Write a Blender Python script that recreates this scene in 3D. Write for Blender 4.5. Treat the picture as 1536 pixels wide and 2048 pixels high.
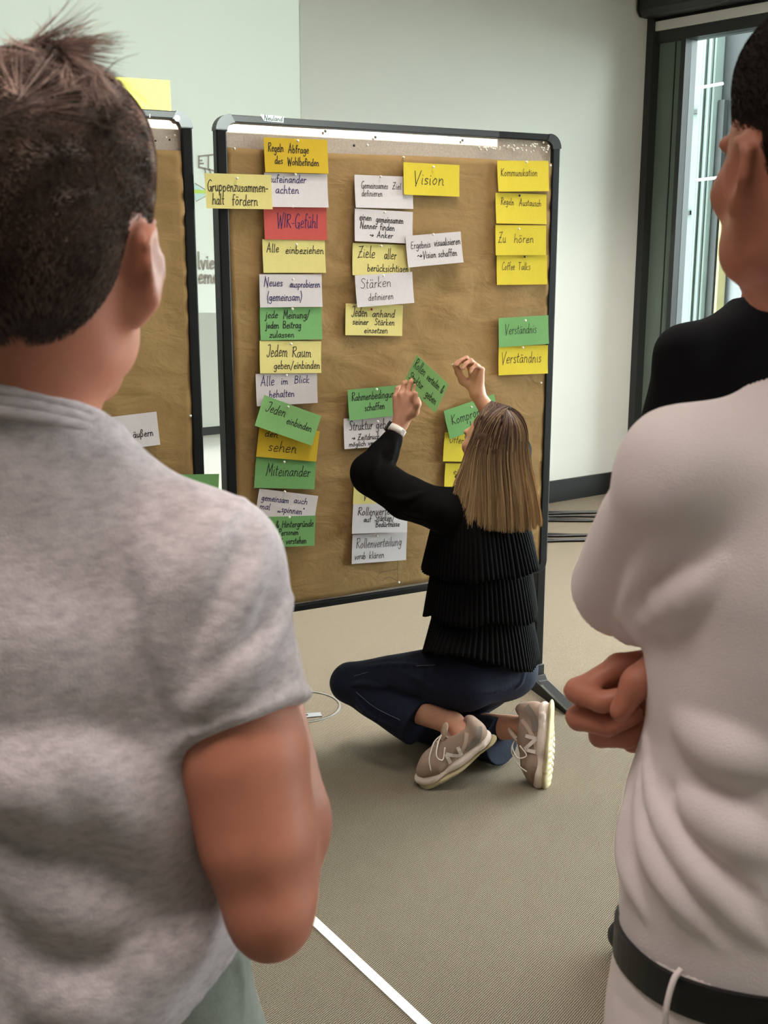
import bpy, bmesh, math, random
import numpy as np
from mathutils import Matrix, Vector
for o in list(bpy.data.objects): bpy.data.objects.remove(o)
SC = bpy.context.scene; COL = SC.collection
# ---------------------------------------------------------------- camera (image taken as 1536 x 2048)
F, CX, CY, HC = 2250.0, 768.0, 1024.0, 1.587
TH = math.atan(509/F)
cam = bpy.data.objects.new('camera', bpy.data.cameras.new('camera')); COL.objects.link(cam)
cam.location = (0, 0, HC); cam.rotation_euler = (math.pi/2-TH, 0, 0)
cam.data.sensor_fit = 'VERTICAL'; cam.data.sensor_height = 24; cam.data.sensor_width = 18
cam.data.lens = F/2048*24
cam.data.clip_start = 0.05
cam.data.dof.use_dof = True; cam.data.dof.focus_distance = 3.4; cam.data.dof.aperture_fstop = 9.0
SC.camera = cam
# ---------------------------------------------------------------- colour management, world, lamps
vs = SC.view_settings; vs.view_transform = 'Standard'; vs.look = 'None'; vs.gamma = 1; vs.use_curve_mapping = False
vs.exposure = 0.12
wd_ = bpy.data.worlds.new('world'); SC.world = wd_; wd_.use_nodes = True
bg = wd_.node_tree.nodes['Background']; bg.inputs[0].default_value = (0.90, 0.97, 1.0, 1); bg.inputs[1].default_value = 25.0
# ceiling lamps: (x, y, watts, size, spread of the beam) -- each gets an unseen fixture in the ceiling, built further down
LAMPS = [(0.5, 3.0, 11, 0.9, 105), (-1.7, 3.1, 13, 0.9, 105), (2.9, 3.3, 16, 0.9, 100), (-0.3, 4.3, 30, 0.9, 100), (2.0, 5.5, 70, 0.9, 118), (-0.45, 0.4, 6.5, 0.9, 62), (1.2, 0.4, 1.5, 0.9, 62)]  # strongest one is added near the back wall to stand in for daylight there
LAMP_COL = (1.0, 0.95, 0.88)
PROJ_W = 1150.0
CEIL = 3.28
# ---------------------------------------------------------------- helpers
def V(*a): return np.array(a, float)
def norm(v): v = np.asarray(v, float); return v/np.linalg.norm(v)
CAM = V(0, 0, HC)
def ray(px, py):
    x = (px-CX)/F; y = (CY-py)/F
    return V(x, math.cos(TH)+y*math.sin(TH), -math.sin(TH)+y*math.cos(TH))
def W(px, py, Y):
    d = ray(px, py); return CAM+d*(Y/d[1])
def flo(px, py, z=0.0):
    d = ray(px, py); return CAM+d*((z-HC)/d[2])
def onplane(px, py, p0, n):
    d = ray(px, py); return CAM+d*(np.dot(p0-CAM, n)/np.dot(d, n))
def lin(c):
    return tuple((x/255/12.92 if x/255 <= .04045 else ((x/255+.055)/1.055)**2.4) for x in c)
def tag(o, label=None, cat=None, group=None, kind=None):
    if label: o['label'] = label
    if cat: o['category'] = cat
    if group: o['group'] = group
    if kind: o['kind'] = kind
    return o
def origin(o): return V(*o.location) if o is not None else V(0, 0, 0)
def root_of(p):
    while p is not None and p.parent is not None: p = p.parent
    return p
def empty(name, loc):
    o = bpy.data.objects.new(name, None); COL.objects.link(o); o.location = tuple(loc); o.empty_display_size = .05
    return o
def thing(name, label, cat, loc, group=None):
    return tag(empty(name, loc), label, cat, group)
def obj(name, verts, faces, mat, parent=None, loc=None, smooth=False, tri=None):
    """verts in world coordinates; the object's origin is its root's origin, or loc"""
    verts = np.asarray(verts, float)
    base = origin(root_of(parent)) if parent is not None else (V(*loc) if loc is not None else verts.mean(0)*V(1, 1, 0)+V(0, 0, verts[:, 2].min()))
    me = bpy.data.meshes.new(name)
    if isinstance(faces, np.ndarray):
        n, k = faces.shape
        me.vertices.add(len(verts)); me.vertices.foreach_set('co', (verts-base).astype(np.float32).ravel())
        me.loops.add(n*k); me.loops.foreach_set('vertex_index', faces.astype(np.int32).ravel())
        me.polygons.add(n); me.polygons.foreach_set('loop_start', np.arange(0, n*k, k, dtype=np.int32))
        me.update(calc_edges=True)
    else:
        me.from_pydata([tuple(v) for v in verts-base], [], faces); me.update()
    if smooth: me.polygons.foreach_set('use_smooth', np.ones(len(me.polygons), bool))
    o = bpy.data.objects.new(name, me); COL.objects.link(o)
    if mat: me.materials.append(mat)
    if parent is not None: o.parent = parent
    else: o.location = tuple(base)
    return o
class MB:
    """collects simple shapes in world coordinates and links them as one mesh object"""
    def __init__(s): s.v = []; s.f = []
    def add(s, v, f):
        n = len(s.v); s.v += [tuple(x) for x in v]; s.f += [tuple(i+n for i in q) for q in f]; return s
    def box(s, c, size, X=(1, 0, 0), Y=(0, 1, 0), Z=(0, 0, 1)):
        c = np.asarray(c, float); X, Y, Z = (np.asarray(a, float)*h/2 for a, h in zip((X, Y, Z), size))
        v = [c+X*i+Y*j+Z*k for k in (-1, 1) for j in (-1, 1) for i in (-1, 1)]
        return s.add(v, [(0, 2, 3, 1), (4, 5, 7, 6), (0, 1, 5, 4), (2, 6, 7, 3), (0, 4, 6, 2), (1, 3, 7, 5)])
    def tube(s, pts, r, n=8, caps=True, flat=None):
        pts = [np.asarray(p, float) for p in pts]; m = len(pts)
        r = [r]*m if np.isscalar(r) else r
        T = [norm(pts[min(i+1, m-1)]-pts[max(i-1, 0)]) for i in range(m)]
        up = V(0, 0, 1) if abs(T[0][2]) < .9 else V(1, 0, 0)
        N = norm(np.cross(T[0], up)); v = []
        for i in range(m):
            N = norm(N-T[i]*np.dot(N, T[i])); B = np.cross(T[i], N)
            for k in range(n):
                a = 2*math.pi*k/n; v.append(pts[i]+(N*math.cos(a)+B*math.sin(a))*r[i])
        f = [(i*n+k, i*n+(k+1) % n, (i+1)*n+(k+1) % n, (i+1)*n+k) for i in range(m-1) for k in range(n)]
        if caps: f += [tuple(range(n-1, -1, -1)), tuple((m-1)*n+k for k in range(n))]
        return s.add(v, f)
    def prism(s, poly, d):
        """closed polygon (3-D points) pushed along d"""
        n = len(poly); d = np.asarray(d, float)
        v = [np.asarray(p, float) for p in poly]; v = v+[p+d for p in v]
        f = [tuple(range(n-1, -1, -1)), tuple(range(n, 2*n))]+[(i, (i+1) % n, n+(i+1) % n, n+i) for i in range(n)]
        return s.add(v, f)
    def build(s, name, mat, parent=None, loc=None, smooth=False, bevel=0):
        o = obj(name, s.v, s.f, mat, parent, loc, smooth)
        bm = bmesh.new(); bm.from_mesh(o.data); bmesh.ops.delete(bm, geom=[q for q in bm.verts if not q.link_faces], context='VERTS'); bmesh.ops.recalc_face_normals(bm, faces=bm.faces); bm.to_mesh(o.data); bm.free()
        if bevel:
            m = o.modifiers.new('bevel', 'BEVEL'); m.width = bevel; m.segments = 2; m.limit_method = 'ANGLE'
        return o
def catmull(pts, n=8):
    P = [np.asarray(p, float) for p in pts]
    if len(P) < 3: return P
    P = [2*P[0]-P[1]]+P+[2*P[-1]-P[-2]]; out = []
    for i in range(1, len(P)-2):
        a, b, c, d = P[i-1:i+3]
        for k in range(n):
            t = k/n; out.append(.5*((2*b)+(c-a)*t+(2*a-5*b+4*c-d)*t*t+(-a+3*b-3*c+d)*t**3))
    return out+[P[-2]]
# ---------------------------------------------------------------- materials
def mat(name, col, rough=.6, spec=.3, metal=0., bump=None, vary=None, sss=0., sheen=0., attr=None, coat=0.):
    """col sRGB 0-255. bump=(scale,dist[,detail]); vary=(scale,amount[,stretch xyz]) colour mottling that belongs to the stuff itself"""
    m = bpy.data.materials.new(name); m.use_nodes = True; nt = m.node_tree; N = nt.nodes; L = nt.links
    b = N['Principled BSDF']; c = lin(col)
    b.inputs['Base Color'].default_value = (*c, 1); b.inputs['Roughness'].default_value = rough
    b.inputs['Specular IOR Level'].default_value = spec; b.inputs['Metallic'].default_value = metal
    if sheen: b.inputs['Sheen Weight'].default_value = sheen
    if coat: b.inputs['Coat Weight'].default_value = coat
    if sss:
        b.inputs['Subsurface Weight'].default_value = sss; b.inputs['Subsurface Radius'].default_value = (1, .35, .2); b.inputs['Subsurface Scale'].default_value = .006
    tc = N.new('ShaderNodeTexCoord')
    src = None
    if attr:
        a = N.new('ShaderNodeAttribute'); a.attribute_name = attr; src = a.outputs['Color']
    if vary:
        mp = N.new('ShaderNodeMapping'); mp.inputs['Scale'].default_value = vary[2] if len(vary) > 2 else (1, 1, 1)
        L.new(tc.outputs['Object'], mp.inputs['Vector'])
        n = N.new('ShaderNodeTexNoise'); n.inputs['Scale'].default_value = vary[0]; n.inputs['Detail'].default_value = 6; n.inputs['Roughness'].default_value = .65
        L.new(mp.outputs['Vector'], n.inputs['Vector'])
        r = N.new('ShaderNodeMapRange'); r.inputs['From Min'].default_value = .3; r.inputs['From Max'].default_value = .7
        r.inputs['To Min'].default_value = 1-vary[1]; r.inputs['To Max'].default_value = 1+vary[1]
        L.new(n.outputs['Fac'], r.inputs['Value'])
        x = N.new('ShaderNodeMix'); x.data_type = 'RGBA'; x.blend_type = 'MULTIPLY'; x.inputs[0].default_value = 1
        if src is not None: L.new(src, x.inputs[6])
        else: x.inputs[6].default_value = (*c, 1)
        L.new(r.outputs['Result'], x.inputs[7]); src = x.outputs[2]
    if src is not None: L.new(src, b.inputs['Base Color'])
    if bump:
        n2 = N.new('ShaderNodeTexNoise'); n2.inputs['Scale'].default_value = bump[0]; n2.inputs['Detail'].default_value = bump[2] if len(bump) > 2 else 4
        L.new(tc.outputs['Object'], n2.inputs['Vector'])
        bp = N.new('ShaderNodeBump'); bp.inputs['Distance'].default_value = bump[1]; bp.inputs['Strength'].default_value = 1
        L.new(n2.outputs['Fac'], bp.inputs['Height']); L.new(bp.outputs['Normal'], b.inputs['Normal'])
    return m
def emis(name, col, s):
    m = bpy.data.materials.new(name); m.use_nodes = True; nt = m.node_tree
    nt.nodes.remove(nt.nodes['Principled BSDF']); e = nt.nodes.new('ShaderNodeEmission')
    e.inputs[0].default_value = (*col, 1); e.inputs[1].default_value = s
    nt.links.new(e.outputs[0], nt.nodes['Material Output'].inputs[0]); return m
# ================================================================ THE ROOM
BO = V(-.4835, 3.386, .467); BD = norm((1.065, .57, 0)); BN = V(BD[1], -BD[0], 0)      # pinboard plane: origin, along, towards the viewer
ZU = V(0, 0, 1)
def buv(px, py):
    p = onplane(px, py, BO, BN); return np.dot(p-BO, BD), p[2]
def bp(u, z, d=0.): return V(BO[0], BO[1], 0)+BD*u+BN*d+ZU*z
WP = V(1.2, 7.38, 0); WD = norm((1.4676, 1.0253, 0)); WN = V(WD[1], -WD[0], 0)          # back wall
CORN = onplane(1288, 400, WP, WN)*V(1, 1, 0)
GD = norm((.919, -1.0253, 0)); GN = V(-GD[1], GD[0], 0)                                # window wall, GN points outdoors
if np.dot(GN, V(1, 1, 0)) < 0: GN = -GN
def gs(px, py, off=0.):
    return np.dot(onplane(px, py, CORN+GN*off, GN)-CORN, GD)
def gp(s, z, d=0.): return CORN+GD*s+GN*d+ZU*z
M_wall = mat('wall_paint', (214, 215, 208), .85, .2, bump=(220, .0006))
M_screen = mat('screen_cloth', (164, 168, 160), .9, .1)
M_black = mat('black_metal', (24, 24, 24), .45, .4)
M_dark = mat('anthracite_metal', (44, 46, 46), .42, .4)
M_ceil = mat('ceiling_paint', (165, 163, 157), .9, .1)
def carpet():
    m = bpy.data.materials.new('woven_carpet'); m.use_nodes = True; nt = m.node_tree; N = nt.nodes; L = nt.links
    b = N['Principled BSDF']; b.inputs['Roughness'].default_value = .95; b.inputs['Specular IOR Level'].default_value = .1
    tc = N.new('ShaderNodeTexCoord'); mp = N.new('ShaderNodeMapping'); mp.inputs['Rotation'].default_value = (0, 0, math.radians(28))
    L.new(tc.outputs['Object'], mp.inputs['Vector'])
    sx = N.new('ShaderNodeSeparateXYZ'); L.new(mp.outputs['Vector'], sx.inputs[0])
    def ma(op, a, bb):
        n = N.new('ShaderNodeMath'); n.operation = op
        for i, q in enumerate((a, bb)):
            if q is None: continue
            if isinstance(q, (int, float)): n.inputs[i].default_value = q
            else: L.new(q, n.inputs[i])
        return n.outputs[0]
    nz = N.new('ShaderNodeTexNoise'); nz.inputs['Scale'].default_value = 160; nz.inputs['Detail'].default_value = 3; L.new(tc.outputs['Object'], nz.inputs['Vector'])
    wob = ma('MULTIPLY', ma('SUBTRACT', nz.outputs['Fac'], .5), 1.2)
    a = ma('SINE', ma('ADD', ma('MULTIPLY', ma('ADD', sx.outputs[0], sx.outputs[1]), 2*math.pi/.0115), wob), None)
    c = ma('SINE', ma('ADD', ma('MULTIPLY', ma('SUBTRACT', sx.outputs[0], sx.outputs[1]), 2*math.pi/.0085), wob), None)
    h = ma('ADD', ma('MULTIPLY', ma('MULTIPLY', a, c), .5), .5)
    nb = N.new('ShaderNodeTexNoise'); nb.inputs['Scale'].default_value = 420; nb.inputs['Detail'].default_value = 2; L.new(tc.outputs['Object'], nb.inputs['Vector'])
    hh = ma('ADD', ma('MULTIPLY', h, .80), ma('MULTIPLY', nb.outputs['Fac'], .34))
    r = N.new('ShaderNodeValToRGB'); r.color_ramp.elements[0].position = .32; r.color_ramp.elements[1].position = .84
    r.color_ramp.elements[0].color = (*lin((24, 20, 17)), 1); r.color_ramp.elements[1].color = (*lin((158, 145, 126)), 1)
    L.new(hh, r.inputs[0]); L.new(r.outputs[0], b.inputs['Base Color'])
    bu = N.new('ShaderNodeBump'); bu.inputs['Distance'].default_value = .002; bu.inputs['Strength'].default_value = .8
    L.new(hh, bu.inputs['Height']); L.new(bu.outputs[0], b.inputs['Normal']); return m
M_carpet = carpet()
def struct(o): o['kind'] = 'structure'; return o
# outline of the room, anticlockwise: far left, corner, along the window, behind the camera
RC = [WP-WD*6.2, CORN, CORN+GD*9.5, V(7.2, -3.2, 0), V(-4.4, -3.2, 0)]
RC = [V(p[0], p[1], 0) for p in RC]
struct(MB().prism([p-ZU*.12 for p in RC], ZU*.12).build('floor', M_carpet, loc=(0, 0, 0)))
struct(MB().prism([p+ZU*CEIL for p in RC], ZU*.12).build('ceiling', M_ceil))
def wall(name, a, b, z0, z1, m, out, th=.12):
    return struct(MB().prism([a+ZU*z0, b+ZU*z0, b+ZU*z1, a+ZU*z1], norm(out)*th).build(name, m))
wall('wall_back', RC[0], RC[1], 0, CEIL, M_wall, -WN)
M_wall2 = mat('grey_wall_paint', (140, 136, 128), .9, .1)
wall('wall_rear', RC[3], RC[4], 0, CEIL, M_wall2, V(0, -1, 0))
wall('wall_left', RC[4], RC[0], 0, CEIL, M_wall2, V(-1, 0, 0))
wall('wall_right', RC[2], RC[3], 0, CEIL, M_wall, V(1, .2, 0))
# black baseboard on the back wall
z1 = .145
a, b = WP-WD*6.2, CORN
struct(MB().prism([a+WN*.004, b+WN*.004, b+WN*.004+ZU*z1, a+WN*.004+ZU*z1], WN*.02).build('baseboard_back', M_black))
# ---- window front: dark post at the corner, grey-green reveal, mullion, glass, head cassette
M_reveal = mat('grey_green_panel', (104, 118, 108), .5, .3)
sA, sB, sC, sD = gs(1282, 400), gs(1299, 400), gs(1347, 400), gs(1356, 400)
ZH = 2.93
win = struct(empty('window_1', gp(1.4, 0)))
MB().prism([gp(sA, 0, -.05), gp(sB, 0, -.05), gp(sB, 0, .12), gp(sA, 0, .12)], ZU*CEIL).build('frame_post', M_dark, win)
MB().prism([gp(sB, 0, .03), gp(sC, 0, .03), gp(sC, 0, .10), gp(sB, 0, .10)], ZU*ZH).build('side_panel', M_reveal, win)
MB().prism([gp(sB+.12, 0, .025), gp(sB+.126, 0, .025), gp(sB+.126, 0, .03), gp(sB+.12, 0, .03)], ZU*ZH).build('panel_joint', M_black, win)
MB().prism([gp(sC, 0, -.01), gp(sD, 0, -.01), gp(sD, 0, .12), gp(sC, 0, .12)], ZU*ZH).build('mullion', M_dark, win)
MB().prism([gp(sB, ZH, -.01), gp(9.4, ZH, -.01), gp(9.4, ZH, .12), gp(sB, ZH, .12)], ZU*.07).build('top_frame', M_dark, win)
MB().prism([gp(sB, ZH+.07, -.03), gp(9.4, ZH+.07, -.03), gp(9.4, ZH+.07, .12), gp(sB, ZH+.07, .12)], ZU*.055).build('white_rail', mat('white_rail', (215, 214, 210), .5), win)
MB().prism([gp(sB, ZH+.125, .0), gp(9.4, ZH+.125, .0), gp(9.4, ZH+.125, .12), gp(sB, ZH+.125, .12)], ZU*(CEIL-ZH-.125)).build('lintel', M_dark, win)
MB().prism([gp(sD, 0, -.01), gp(9.4, 0, -.01), gp(9.4, 0, .12), gp(sD, 0, .12)], ZU*.08).build('bottom_frame', M_dark, win)
for k in (3.3, 5.9, 8.3):
    MB().prism([gp(k, 0, -.01), gp(k+.08, 0, -.01), gp(k+.08, 0, .12), gp(k, 0, .12)], ZU*ZH).build('mullion', M_dark, win)
gm = bpy.data.materials.new('window_glass'); gm.use_nodes = True; nt = gm.node_tree; nt.nodes.remove(nt.nodes['Principled BSDF'])
tr = nt.nodes.new('ShaderNodeBsdfTransparent'); tr.inputs[0].default_value = (.90, .94, .92, 1); gl = nt.nodes.new('ShaderNodeBsdfGlossy'); gl.inputs[1].default_value = .02
fr = nt.nodes.new('ShaderNodeFresnel'); fr.inputs[0].default_value = 1.35; mx = nt.nodes.new('ShaderNodeMixShader')
nt.links.new(fr.outputs[0], mx.inputs[0]); nt.links.new(tr.outputs[0], mx.inputs[1]); nt.links.new(gl.outputs[0], mx.inputs[2]); nt.links.new(mx.outputs[0], nt.nodes['Material Output'].inputs[0])
for a, b in ((sD, 3.3), (3.38, 5.9), (5.98, 8.3), (8.38, 9.4)):
    MB().prism([gp(a, .08, .05), gp(b, .08, .05), gp(b, ZH, .05), gp(a, ZH, .05)], GN*.008).build('pane', gm, win)
# blind cassette over the window
cas = thing('blind_cassette', 'long dark roller blind cassette above the window, under the ceiling', 'blind', gp(1.5, CEIL-.2))
c0 = gs(1282, 20, -.14)
prof = [(-.005, CEIL-.01), (-.14, CEIL-.01), (-.16, CEIL-.05), (-.16, CEIL-.17), (-.13, CEIL-.205), (-.005, CEIL-.205)]
MB().prism([gp(c0, z, d) for d, z in prof], GD*(9.3-c0)).build('housing', M_dark, cas)
MB().prism([gp(c0-.012, z, d*1.04) for d, z in prof], GD*.012).build('end_cap', M_black, cas)
# ---- outdoors: ribbed facade of the neighbouring building, pipes and brackets
M_fac = mat('pale_green_cladding', (70, 78, 74), .7, .2, vary=(9, .06))
M_fac2 = mat('dark_cladding', (28, 31, 31), .6, .2)
M_fac3 = mat('grey_blue_glazing', (46, 51, 54), .25, .5)
OFF = 1.1
def fs(px): return gs(px, 300, OFF)
fac = thing('facade', 'pale green ribbed metal facade with vertical profiles outside the window', 'building', gp(1.2, -.4, OFF))
xs = [fs(1352), fs(1398), fs(1407), fs(1413), fs(1419), fs(1425), fs(1431)]
MB().prism([gp(xs[0]-1.2, -.4, OFF), gp(xs[1], -.4, OFF), gp(xs[1], -.4, OFF+.2), gp(xs[0]-1.2, -.4, OFF+.2)], ZU*6).build('cladding_panel', M_fac, fac)
for i, zz in enumerate((2.62, 1.9)):
    MB().prism([gp(xs[0]-1.2, zz, OFF-.03), gp(xs[1]-.03*i, zz, OFF-.03), gp(xs[1]-.03*i, zz, OFF), gp(xs[0]-1.2, zz, OFF)], ZU*.03).build('cladding_joint', M_fac2, fac)
for i in range(1, 6):
    w = xs[i+1]-xs[i]
    MB().prism([gp(xs[i], -.4, OFF-.07+.02*(i % 2)), gp(xs[i]+w*.62, -.4, OFF-.07+.02*(i % 2)), gp(xs[i]+w*.62, -.4, OFF+.15), gp(xs[i], -.4, OFF+.15)], ZU*6).build('rib', M_fac, fac)
    MB().prism([gp(xs[i]+w*.62, -.4, OFF+.06), gp(xs[i+1], -.4, OFF+.06), gp(xs[i+1], -.4, OFF+.15), gp(xs[i]+w*.62, -.4, OFF+.15)], ZU*6).build('groove', M_fac2, fac)
nb = thing('neighbouring_building', 'dark neighbouring building with grey glazing outside the window, right of the ribs', 'building', gp(3, -.4, OFF+.3))
q0 = xs[6]
MB().prism([gp(q0, -.4, OFF+.1), gp(q0+1.4, -.4, OFF+.3), gp(q0+1.4, -.4, OFF+.5), gp(q0, -.4, OFF+.5)], ZU*6).build('glazing', M_fac3, nb)
MB().prism([gp(q0, 2.2, OFF+.05), gp(q0+.5, 2.2, OFF+.05), gp(q0+.5, 2.2, OFF+.1), gp(q0, 2.2, OFF+.1)], ZU*1.4).build('dark_panel', M_fac2, nb)
MB().prism([gp(q0, -.4, OFF), gp(q0+.05, -.4, OFF), gp(q0+.05, -.4, OFF+.1), gp(q0, -.4, OFF+.1)], ZU*3.1).build('edge_profile', M_fac2, nb)
MB().prism([gp(q0+.07, -.4, OFF), gp(q0+.09, -.4, OFF), gp(q0+.09, -.4, OFF+.1), gp(q0+.07, -.4, OFF+.1)], ZU*2.4).build('yellow_profile', mat('yellow_profile', (104, 97, 66), .6), nb)
for zz, px in ((2.78, 1412), (2.14, 1424), (.98, 1400)):
    s_ = fs(px); b_ = tag(MB().tube([gp(s_-.03, zz, OFF-.13), gp(s_+.19, zz+.01, OFF-.13)], .011, 8).build('bracket', mat('galvanised', (120, 126, 126), .4, .5)), {2.78: 'highest thin metal rod sticking out in front of the facade outside', 2.14: 'middle thin metal rod in front of the facade outside', .98: 'lowest thin metal rod in front of the facade, just above the black shoulder'}[zz], 'bracket')
ground = struct(MB().prism([gp(-3, -.5, .13), gp(60, -.5, .13), gp(60, -.5, 60), gp(-40, -.5, 60), gp(-40, -.5, 3), gp(-3, -.5, 3)], ZU*.1).build('ground', mat('paving', (120, 120, 116), .9)))
# ---- projection screen on the back wall
def wpt(px, py, d=0.): return onplane(px, py, WP+WN*d, WN)
e0 = wpt(605, 400, .05); SX = np.dot(e0-WP, WD)
def wq(s, z, d): return V(WP[0], WP[1], 0)+WD*s+WN*d+ZU*z
zb = wpt(420, 858, .05)[2]
scr = thing('projection_screen', 'white pull-down projection screen on the back wall with a black bottom bar', 'screen', wq(SX-1.4, zb, .05))
MB().prism([wq(SX-2.9, zb, .05), wq(SX, zb, .05), wq(SX, 3.18, .05), wq(SX-2.9, 3.18, .05)], -WN*.004).build('screen_cloth', M_screen, scr)
MB().prism([wq(SX-2.92, zb-.03, .06), wq(SX+.02, zb-.03, .06), wq(SX+.02, zb+.012, .06), wq(SX-2.92, zb+.012, .06)], -WN*.03).build('bottom_bar', M_black, scr)
MB().box(wq(SX-1.45, 3.2, .07), (3.0, .12, .11), WD, WN).build('roller_housing', mat('white_plastic', (225, 225, 222), .5), scr)
M_proj = mat('projected_grey', (112, 106, 98), .9, .05); M_projg = mat('projected_green', (136, 156, 80), .9, .05); M_projb = mat('projected_blue', (140, 160, 158), .9, .05)
def pline(mb, pts, w):
    """flat stroke on the screen through photo points"""
    P = [wpt(x, y, .0545) for x, y in pts]
    for a, b in zip(P, P[1:]):
        t = norm(b-a); n = np.cross(t, WN)*w/2
        mb.add([a-n-t*w*.3, b-n+t*w*.3, b+n+t*w*.3, a+n-t*w*.3], [(0, 1, 2, 3)])
sk = MB()
for q in ([(430, 309), (398, 312.5), (398, 334), (430, 342)], [(417, 311.5), (417, 338)], [(399, 321), (404, 321)], [(399, 327), (407, 327)], [(409, 336), (413, 352)], [(419, 338), (423, 352)]):
    pline(sk, q, .008)
for y in (420, 437, 454, 471, 488): pline(sk, [(427+(y-420)*.03, y), (427.3+(y-420)*.03, y+8)], .004)
pline(sk, [(390, 366), (420, 385)], .003); pline(sk, [(392, 403), (420, 388)], .003)
sk.build('projected_drawing', M_proj, scr)
g_ = MB(); g_.add([wpt(x, y, .0543) for x, y in ((388, 379), (425, 381), (425, 387), (388, 387))], [(0, 1, 2, 3)]); g_.build('projected_band', M_projg, scr)
g_ = MB(); g_.add([wpt(x, y, .0541) for x, y in ((388, 368), (416, 385), (391, 402))], [(0, 1, 2)]); g_.build('projected_patch', M_projb, scr)
# ---- ceiling lamps
M_dif = emis('lamp_diffuser', (1, .93, .82), 4.0)
for i, (x, y, w, s, sp) in enumerate(LAMPS):
    t = thing('ceiling_light', 'unseen square white ceiling light panel above the room', 'lamp', (x, y, CEIL-.05), 'ceiling light panels')
    MB().box((x, y, CEIL-.02), (s, s, .04)).build('housing', M_ceil, t)
    MB().box((x, y, CEIL-.046), (s-.06, s-.06, .008)).build('diffuser', M_dif, t)
    l = bpy.data.lights.new('ceiling_lamp', 'AREA'); l.shape = 'SQUARE'; l.size = s-.08; l.spread = math.radians(sp); l.energy = w; l.color = LAMP_COL
    o = bpy.data.objects.new('lamp_light', l); COL.objects.link(o); o.parent = t; o.location = (0, 0, -.02)
# ---- projector near the ceiling: a lamp in a housing whose opening shapes the beam
PP = V(1.298, 1.168, 2.80)
c1 = onplane(1003, 291.5, BO, BN); c2 = onplane(1003, 225, BO, BN); c3 = onplane(455, 262, BO, BN)
pd = norm((c1+c3)/2-PP)
br = c1-PP; bl_ = wq(SX-2.75, 0, .05); 
def beam(pt): d = pt-PP; return PP+d*(.16/np.dot(d, pd))
low = lambda P_: P_
nb_ = np.cross(c3-c1, PP-c1)      # plane of the lower edge
def lowz(s):                       # height on the screen where that plane meets it
    p = wq(s, 0, .05); return -(np.dot(nb_, p-PP))/nb_[2]
s0, s1 = SX-2.75, SX-.004
quad = [beam(wq(s0, lowz(s0), .05)), beam(wq(s1, lowz(s1), .05)), beam(wq(s1, lowz(s1)+1.75, .05)), beam(wq(s0, lowz(s0)+1.75, .05))]
pr = thing('projector', 'white projector hanging under the ceiling on the right', 'projector', PP+ZU*.3)
ce = sum(quad)/4; rx = norm(np.cross(pd, ZU)); ry = np.cross(rx, pd)
outer = [ce+rx*i*.17+ry*j*.12 for i, j in ((-1, -1), (1, -1), (1, 1), (-1, 1))]
oback = [p-pd*.34 for p in outer]
mb = MB(); mb.add(quad+outer, [(0, 1, 5, 4), (1, 2, 6, 5), (2, 3, 7, 6), (3, 0, 4, 7)])
mb.add(outer+oback, [(0, 1, 5, 4), (1, 2, 6, 5), (2, 3, 7, 6), (3, 0, 4, 7), (4, 5, 6, 7)])
mb.build('housing', mat('projector_shell', (40, 40, 40), .8, .1), pr)
MB().tube([ce-pd*.17+ZU*.12, V(*(ce-pd*.17)[:2], CEIL)], .02).build('mount', M_dark, pr)
l = bpy.data.lights.new('projector_lamp', 'SPOT'); l.energy = PROJ_W; l.spot_size = math.radians(75); l.spot_blend = 0; l.shadow_soft_size = .00015; l.color = (.90, 1.0, .93)
o = bpy.data.objects.new('projector_light', l); COL.objects.link(o); o.parent = pr; o.location = tuple(PP-origin(pr)); o.rotation_euler = Vector(pd).to_track_quat('-Z', 'Y').to_euler()
# ---- floor: white line, floor box, cables
M_tape = mat('white_tape', (236, 234, 230), .6, .3)
a1, a2 = flo(630, 1843, .002), flo(862, 2060, .002); t = norm(a2-a1); n = np.cross(t, ZU)*.0125
a1 = a1-t*.7; a2 = a2+t*1.2
tag(MB().prism([a1-n-ZU*.002, a2-n-ZU*.002, a2+n-ZU*.002, a1+n-ZU*.002], ZU*.0022).build('floor_tape', M_tape), 'white tape line running diagonally over the carpet', 'tape')
fc = flo(600, 1414); R = .148
fb = thing('floor_box', 'round floor socket box set in the carpet with a grey lid ring', 'floor socket', fc)
ring = lambda r, z: [fc+V(math.cos(a)*r, math.sin(a)*r, z) for a in np.linspace(0, 2*math.pi, 49)[:-1]]
mb = MB(); n_ = 48; mb.add(ring(R, .003)+ring(R-.006, .003)+ring(R, 0), [(i, (i+1) % n_, n_+(i+1) % n_, n_+i) for i in range(n_)]+[(2*n_+i, 2*n_+(i+1) % n_, (i+1) % n_, i) for i in range(n_)])
mb.build('ring', mat('grey_plastic', (128, 128, 124), .5), fb)
mb = MB(); mb.add(ring(R-.012, .0018), [tuple(range(48))]); mb.build('carpet_inlay', M_carpet, fb)
h_ = flo(612, 1432, .003); MB().box(h_, (.11, .035, .006), V(.97, .2, 0), V(-.2, .97, 0)).build('lid_handle', mat('grey_plastic_dark', (140, 142, 144), .45), fb)
MB().box(h_+V(-.01, 0, .003), (.035, .009, .003), V(.97, .2, 0), V(-.2, .97, 0)).build('handle_slot', M_black, fb)
M_cab = mat('black_rubber', (20, 20, 21), .4, .5)
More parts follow.
